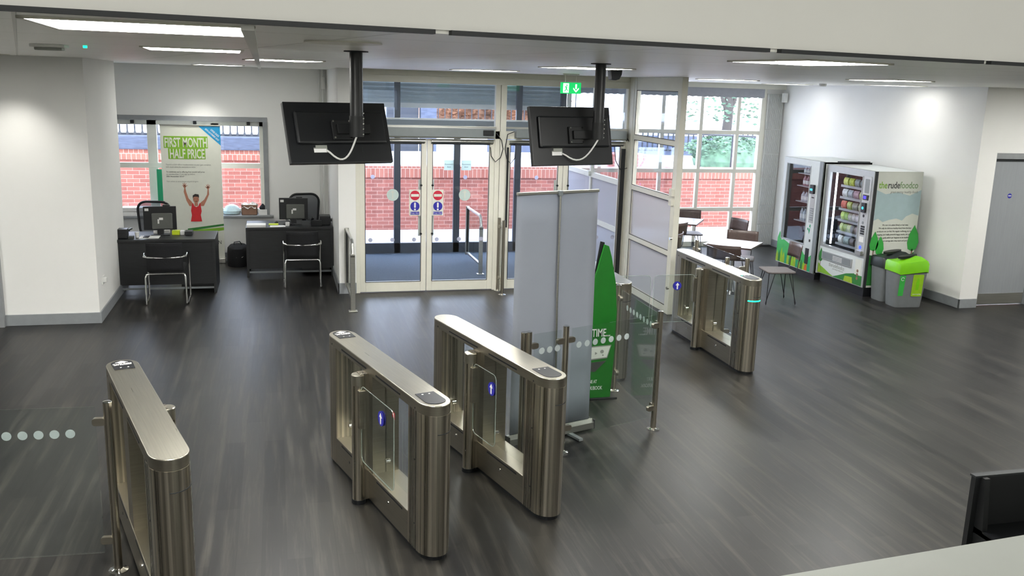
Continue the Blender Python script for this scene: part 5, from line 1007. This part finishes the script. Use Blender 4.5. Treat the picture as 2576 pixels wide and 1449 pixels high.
# ================================================================ BINS
def binn(label, loc, rz, lidm, kind):
    t = thing('recycling_bin', label, 'bin', loc, rz)
    def ring(hw, hd, r): return rrect(-hw, -hd, hw, hd, r, 4)
    lev = [(0.0, 0.20, 0.13), (0.02, 0.205, 0.135), (0.50, 0.235, 0.16), (0.53, 0.24, 0.165)]
    b = MB(); vs = []; n = len(ring(1, 1, .1))
    for z, hw, hd in lev: vs += [(x, y, z) for x, y in ring(hw, hd, 0.05)]
    fs = [(i * n + k, i * n + (k + 1) % n, (i + 1) * n + (k + 1) % n, (i + 1) * n + k) for i in range(len(lev) - 1) for k in range(n)] + [tuple(range(n - 1, -1, -1)), tuple(range(3 * n, 4 * n))]
    b._add(vs, fs); b.build('bin_body', 'bin', t, smooth=True)
    # wavy lid
    R_ = ring(0.25, 0.175, 0.055); b = MB(); vs = []
    def wave(x): return 0.038 * math.sin((x + 0.02) / 0.25 * PI * 1.05)
    for k, (s_, dz) in enumerate(((1.0, -0.06), (1.0, 0.06), (0.93, 0.09), (0.62, 0.115), (0.3, 0.125), (0.05, 0.127))):
        for x, y in R_: vs.append((x * s_, y * s_, 0.56 + dz + wave(x * s_) * (1 if k < 2 else 0.9) + (0.012 * (1 - (x / .25) ** 2) if k > 1 else 0)))
    fs = [(i * n + k, i * n + (k + 1) % n, (i + 1) * n + (k + 1) % n, (i + 1) * n + k) for i in range(5) for k in range(n)] + [tuple(range(n - 1, -1, -1)), tuple(range(5 * n, 6 * n))]
    b._add(vs, fs); ld = b.build('lid', lidm, t, smooth=True)
    pts = [(0.14 * math.cos(a), 0.06 * math.sin(a)) for a in [2 * PI * k / 24 for k in range(24)]]
    mx_ = T((-0.02, -0.01, 0.56 + 0.146)) @ RY(-0.13)
    MB().prism(pts, -0.02, 0.010, mx_).build('opening', 'black', ld)
    # stickers on the front (-Y) face
    sl = math.atan2(0.025, 0.48)
    S_ = fr((0, -0.1365, 0), (1, 0, 0), (0, -math.sin(sl) * 1.0, math.cos(sl)))
    if kind == 'green':
        a = flat('recycling_sticker', [(-0.19, 0.17), (-0.115, 0.17), (-0.105, 0.46), (-0.19, 0.46)], 'meadow', S_ @ T((0, 0, 0.0)), t, t=0.003)
        r0 = circ(-0.148, 0.41, 0.024, 16); flat('recycling_arrow_ring', [[(-0.148 + 0.026 * math.cos(q), 0.41 + 0.026 * math.sin(q)), (-0.148 + 0.026 * math.cos(q + .25), 0.41 + 0.026 * math.sin(q + .25)), (-0.148 + 0.019 * math.cos(q + .25), 0.41 + 0.019 * math.sin(q + .25)), (-0.148 + 0.019 * math.cos(q), 0.41 + 0.019 * math.sin(q))] for q in [0.3 * k for k in range(1, 19)]], 'paper', S_ @ T((0, 0, 0.003)), a)
        a = flat('bottle_sticker', rrect(0.01, 0.16, 0.17, 0.47, 0.015), 'limel', S_, t, t=0.003)
        flat('bottle_outline', [[(0.07, 0.25), (0.11, 0.25), (0.115, 0.36), (0.10, 0.42), (0.08, 0.42), (0.065, 0.36)]], 'lime', S_ @ T((0, 0, 0.003)), a)
        text('mixed recycling', 0.02, 'paper', S_ @ T((0.095, 0.185, 0.004)), a)
    else:
        a = flat('waste_sticker', rrect(-0.15, 0.19, -0.075, 0.47, 0.01), 'paper', S_, t, t=0.003)
        flat('waste_icon', [circ(-0.112, 0.40, 0.016, 12), [(-0.13, 0.25), (-0.095, 0.25), (-0.095, 0.33), (-0.13, 0.33)]], 'inkg', S_ @ T((0, 0, 0.003)), a)
    return t
binn('grey recycling bin with a bright lime green wavy lid, in front', (8.48, 10.79, 0), math.radians(-4), 'lime', 'green')
binn('grey waste bin with a charcoal wavy lid, behind the green-lidded bin', (8.50, 11.15, 0), math.radians(0), 'binlid', 'black')
# ================================================================ CAFE TABLES AND CHAIRS
def table(label, x, y, rz, s):
    t = thing('cafe_table', label, 'table', (x, y, 0), rz)
    MB().box(-s/2, s/2, -s/2, s/2, 0.712, 0.736).build('table_top', 'tabletop', t, bevel=0.002)
    b = MB(); 
    for a, c, d, e in ((-s/2 - 0.001, s/2 + 0.001, -s/2 - 0.001, -s/2 + 0.003), (-s/2 - 0.001, s/2 + 0.001, s/2 - 0.003, s/2 + 0.001), (-s/2 - 0.001, -s/2 + 0.003, -s/2, s/2), (s/2 - 0.003, s/2 + 0.001, -s/2, s/2)): b.box(a, c, d, e, 0.711, 0.734)
    b.build('edge_band', 'ply', t)
    b = MB(); b.tube([(0, 0, 0.02), (0, 0, 0.71)], 0.035, 16); b.build('pedestal', 'chrome', t, smooth=True)
    b = MB(); b.lathe([(0.215, 0), (0.215, 0.008), (0.19, 0.018), (0.05, 0.03), (0.04, 0.035)], 32); b.build('base_disc', 'chrome', t, smooth=True)
    b = MB(); b.box(-0.18, 0.18, -0.02, 0.02, 0.69, 0.712); b.box(-0.02, 0.02, -0.18, 0.18, 0.69, 0.712); b.build('top_bracket', 'wire', t)
table('square white cafe table nearest the gates, set corner-on', 6.35, 11.84, math.radians(47), 0.68)
table('square white cafe table farther back by the glazed partition', 6.50, 14.10, math.radians(55), 0.74)
def cafe_chair():
    t = thing('cafe_chair', '', 'chair', (0, 0, 0), 0, 'hairpin-legged cafe chairs')
    rows = []
    b = MB(); pts = rrect(-0.21, -0.20, 0.21, 0.19, 0.06, 4); pts = [(x * (1.0 if y < 0 else 0.92), y) for x, y in pts]; b.prism(pts, 0.44, 0.465); b.build('seat', 'seat', t, bevel=0.01, smooth=True)
    for sx in (-1, 1):
        for sy in (-1, 1):
            x, y = sx * 0.17, sy * 0.155; b = MB()
            b.tube([(x - sx * 0.05, y, 0.44), (x + sx * 0.03, y + sy * 0.035, 0.03), (x + sx * 0.035, y + sy * 0.04, 0.006), (x + sx * 0.035, y + sy * 0.045, 0.03), (x, y - sy * 0.06, 0.44)], 0.0055, 6); b.build('leg', 'wire', t, smooth=True)
    for sx in (-1, 1):
        b = MB(); b.tube([(sx * 0.12, 0.10, 0.435), (sx * 0.135, 0.205, 0.47), (sx * 0.14, 0.225, 0.68)], 0.006, 6); b.build('back_rod', 'wire', t, smooth=True)
    rows = []
    for k in range(5):
        z = 0.63 + 0.20 * k / 4; rows.append([(-0.215 + 0.43 * j / 10, 0.195 + 0.045 * (1 - ((j - 5) / 5) ** 2) + 0.02 * k / 4, z) for j in range(11)])
    b = MB(); b.grid(rows); b.build('backrest', 'ply', t, smooth=True, solid=0.012)
    return t
proto = cafe_chair()
spots = [(6.89, 14.47, -16, 'brown-backed cafe chair behind the far table, by the cafe window'), (6.64, 12.16, -33.5, 'brown-backed cafe chair behind the near table, facing the gates'), (7.12, 13.50, -80, 'cafe chair seen edge-on between the near table and the window'),
         (5.99, 11.34, 141.7, 'brown-backed cafe chair directly behind the steel gate, at the near table'), (6.73, 11.22, -100, 'cafe chair pulled out to the right of the near table, before the drinks machine'),
         (5.47, 12.33, -131, 'cafe chair turned away beside the end of the glazed partition'), (5.98, 13.36, -155, 'cafe chair in front of the far table, half hidden by the partition')]
for i, (x, y, a, lab) in enumerate(spots):
    o = proto if i == 0 else copy_tree(proto)
    o.location = (x, y, 0); o.rotation_euler = (0, 0, math.radians(a)); o['label'] = lab; o.scale = (1.06, 1.06, 1.0)
# ================================================================ CEILING FITTINGS
def clight(x, y, label, s=0.6, rz=GA, m_='panel'):
    t = thing('ceiling_light', label, 'ceiling light', (x, y, CH), rz, 'square recessed ceiling light panels')
    f = MB(); h = s / 2
    f.box(-h, h, -h, -h + 0.02, -0.008, -0.0); f.box(-h, h, h - 0.02, h, -0.008, 0); f.box(-h, -h + 0.02, -h, h, -0.008, 0); f.box(h - 0.02, h, -h, h, -0.008, 0); f.build('frame', 'walu', t)
    MB().box(-h + 0.02, h - 0.02, -h + 0.02, h - 0.02, -0.004, -0.001).build('diffuser', m_, t)
for x, y, lab in ((-0.435, 3.63, 'square light panel nearest the bulkhead at the upper left'), (-0.49, 6.3, 'square light panel second from the bulkhead at the upper left'), (0.08, 8.70, 'square light panel above the open floor before the right desk'), (2.31, 10.45, 'square light panel just inside the entrance doors'),
                  (2.55, 7.55, 'square light panel behind the right hanging screen pole'), (5.88, 11.5, 'square light panel above the cafe tables'), (2.75, 4.47, 'large-looking square light panel below the bulkhead at upper right'), (6.04, 8.29, 'square light panel over the right-hand floor'), (8.6, 11.65, 'square light panel close to the right wall above the bins'), (8.43, 14.3, 'square light panel above the drinks machine near the cafe window'),
                  (-3.5, 5.5, 'square fill panel added out of view left of the nearest gate'), (-4.2, 8.4, 'square fill panel added out of view before the left wall'), (5.9, 5.2, 'square fill panel added out of view over the reception side'), (10.0, 8.7, 'square fill panel added out of view before the grey door'), (3.0, 13.9, 'square light panel inside the vestibule between the two sets of doors'), (-0.75, 13.5, 'square light panel above the two desks')):  # left, reception and grey-door panels are unseen, added to brighten the walls
    clight(x, y, lab, s=0.72 if (x < 0 and y < 4) else 0.6, rz=0.05 if x < 0 and y < 7 else GA, m_='panel_low' if (x > 8 and y > 9) else 'panel_dim' if y > 13 else 'panel')
def downlight(x, y, label, power, sz=0.09, spot=math.radians(95)):
    t = thing('ceiling_downlight', label, 'downlight', (x, y, CH), 0)
    b = MB(); b.lathe([(sz, -0.006), (sz, 0), (sz * 0.8, 0)], 24); b.build('trim_ring', 'walu', t)
    b = MB(); b.lathe([(sz * 0.8, -0.005), (0, -0.005)], 24); b.build('lens', 'panel', t)
    l = bpy.data.lights.new('downlight_lamp', 'SPOT'); l.energy = power; l.spot_size = spot; l.spot_blend = 0.8; l.shadow_soft_size = 0.06; l.color = (1, 0.97, 0.9)
    o = bpy.data.objects.new('downlight_lamp', l); C.objects.link(o); o.parent = t; o.location = (0, 0, -0.02)
downlight(8.2, 13.2, 'small round downlight over the drinks machine', 3)
downlight(-2.75, 10.8, 'small round downlight in front of the left wall', 40)
downlight(-1.1, 14.55, 'small round downlight in front of the office window wall', 40)
t = thing('ceiling_cover', 'flat round white cover plate on the ceiling before the left hanging screen', 'cover plate', (0.30, 4.27, CH))
b = MB(); b.lathe([(0.17, -0.004), (0.17, 0), (0.15, 0)], 36); b.build('cover_disc', 'wall2', t, smooth=True); b = MB(); b.lathe([(0.172, -0.008), (0.172, -0.003), (0.162, -0.003)], 36); b.build('rim', 'walu', t, smooth=True)
tr_ = MB(); A_ = Vector((-0.082, 3.25, -0.017)); B_ = Vector((-0.22, 15.0, 0)); d_ = B_ - A_
tr_.box(-0.022, 0.022, 0, d_.length, -0.016, 0, T((A_.x, A_.y, CH - 0.001)) @ RZ(math.atan2(-d_.x, d_.y))); o = tr_.build('cable_trunking', 'wall2'); tag(o, 'pale cable trunking crossing the ceiling towards the office window', 'trunking')
t = thing('emergency_light', 'small white emergency light box on the ceiling at upper left with a green lamp', 'emergency light', (-1.36, 6.45, CH))
MB().box(-0.1, 0.1, -0.07, 0.07, -0.018, 0, bev=0.004).build('housing', 'wall2', t); MB().box(-0.08, 0.08, -0.045, 0.045, -0.035, -0.018, bev=0.006).build('lens_block', 'inkg', t)
b = MB(); b.lathe([(0.012, -0.014), (0.012, 0)], 12, T((0.21, -0.02, 0))); b.build('green_indicator', 'ledg', t)
t = thing('smoke_detector', 'small white smoke detector on the ceiling near the drinks machine', 'smoke detector', (7.9, 12.4, CH)); b = MB(); b.lathe([(0.05, -0.04), (0.055, -0.015), (0.055, 0)], 20); b.build('detector_body', 'white', t, smooth=True)
t = thing('ceiling_sensor', 'black curved sensor on the ceiling behind the right screen pole', 'sensor', (3.05, 8.2, CH))
b = MB(); b.prism([(-0.06, 0), (0.06, 0), (0.055, -0.04), (0.035, -0.08), (0.0, -0.09), (-0.05, -0.085)], -0.04, 0.04, FY(0, 0, 0)); b.build('sensor_body', 'black', t, bevel=0.006)
t = thing('exit_sign', 'green hanging emergency exit sign with running figure and down arrow', 'exit sign', (3.525, 11.0, 2.78))
MB().box(-0.13, 0.13, -0.012, 0.012, 0.0, 0.135, bev=0.003).build('sign_panel', 'exitg', t)
MB().box(-0.10, 0.10, -0.02, 0.02, 0.225, 0.24, bev=0.003).build('ceiling_plate', 'walu', t)
for x in (-0.07, 0.07): b = MB(); b.tube([(x, 0, 0.135), (x, 0, 0.23)], 0.003, 6); b.build('hanger', 'walu', t)
E_ = FY(0, -0.0125, 0)
flat('door_pictogram', [(-0.10, 0.012), (-0.028, 0.012), (-0.028, 0.123), (-0.10, 0.123)], 'exitw', E_, t)
flat('running_figure', [circ(-0.055, 0.10, 0.010, 12), [(-0.075, 0.09), (-0.058, 0.088), (-0.05, 0.06), (-0.066, 0.055)], [(-0.064, 0.062), (-0.05, 0.058), (-0.035, 0.035), (-0.045, 0.022), (-0.048, 0.038)], [(-0.068, 0.06), (-0.055, 0.052), (-0.07, 0.03), (-0.095, 0.028), (-0.093, 0.036), (-0.075, 0.04)], [(-0.075, 0.09), (-0.09, 0.07), (-0.086, 0.066), (-0.07, 0.082)], [(-0.058, 0.088), (-0.035, 0.078), (-0.036, 0.072), (-0.056, 0.078)]], 'exitg', FY(0, -0.015, 0), t)
flat('down_arrow', [[(0.056, 0.115), (0.056, 0.06), (0.074, 0.06), (0.074, 0.115)], [(0.03, 0.072), (0.03, 0.055), (0.065, 0.018), (0.065, 0.036)], [(0.10, 0.072), (0.10, 0.055), (0.065, 0.018), (0.065, 0.036)]], 'exitw', E_, t)
# ================================================================ FOREGROUND
struct('wall_parapet', MB().prism([(0.2, 2.09 - 0.065), (5.5, 2.455), (5.5, 0.6), (0.2, 0.6)], 0.0, 1.5), 'parapet', bevel=0.004)
t = thing('reception_desk', 'black reception desk corner at the lower right behind the white parapet', 'desk', (3.36, 3.60, 0))
rz_ = MB()
rz_.box(0.0, 1.9, -0.03, 0.0, 0.0, 1.0); rz_.build('back_panel', 'blackm', t)
MB().prism([(0, 0), (-0.62, 0), (-0.62, 0.72), (-0.09, 0.72), (-0.06, 1.0), (0, 1.0)], 0.0, 0.03, fr((0.03, 0, 0), (0, 1, 0), (0, 0, 1)) @ T((0, 0, 0.0))).build('side_panel', 'blackm', t)
MB().box(0.03, 1.9, -0.62, -0.03, 0.70, 0.73).build('worktop', 'black', t)
MB().box(-0.005, 1.9, -0.035, 0.005, 0.998, 1.008).build('top_edge', 'dgrey', t)

def recentre(name, spots):
    obs = sorted([o for o in C.objects if o.name.split('.')[0] == name and o.parent is None], key=lambda o: o.name)
    for o, (x, y) in zip(obs, spots):
        o.location = (x, y, 0)
        for ch in o.children: ch.location = (ch.location.x - x, ch.location.y - y, ch.location.z)
recentre('glass_barrier', ((-0.962, 5.305), (2.145, 6.55), (5.07, 9.10)))
recentre('glass_screen', ((3.0, 12.11),))
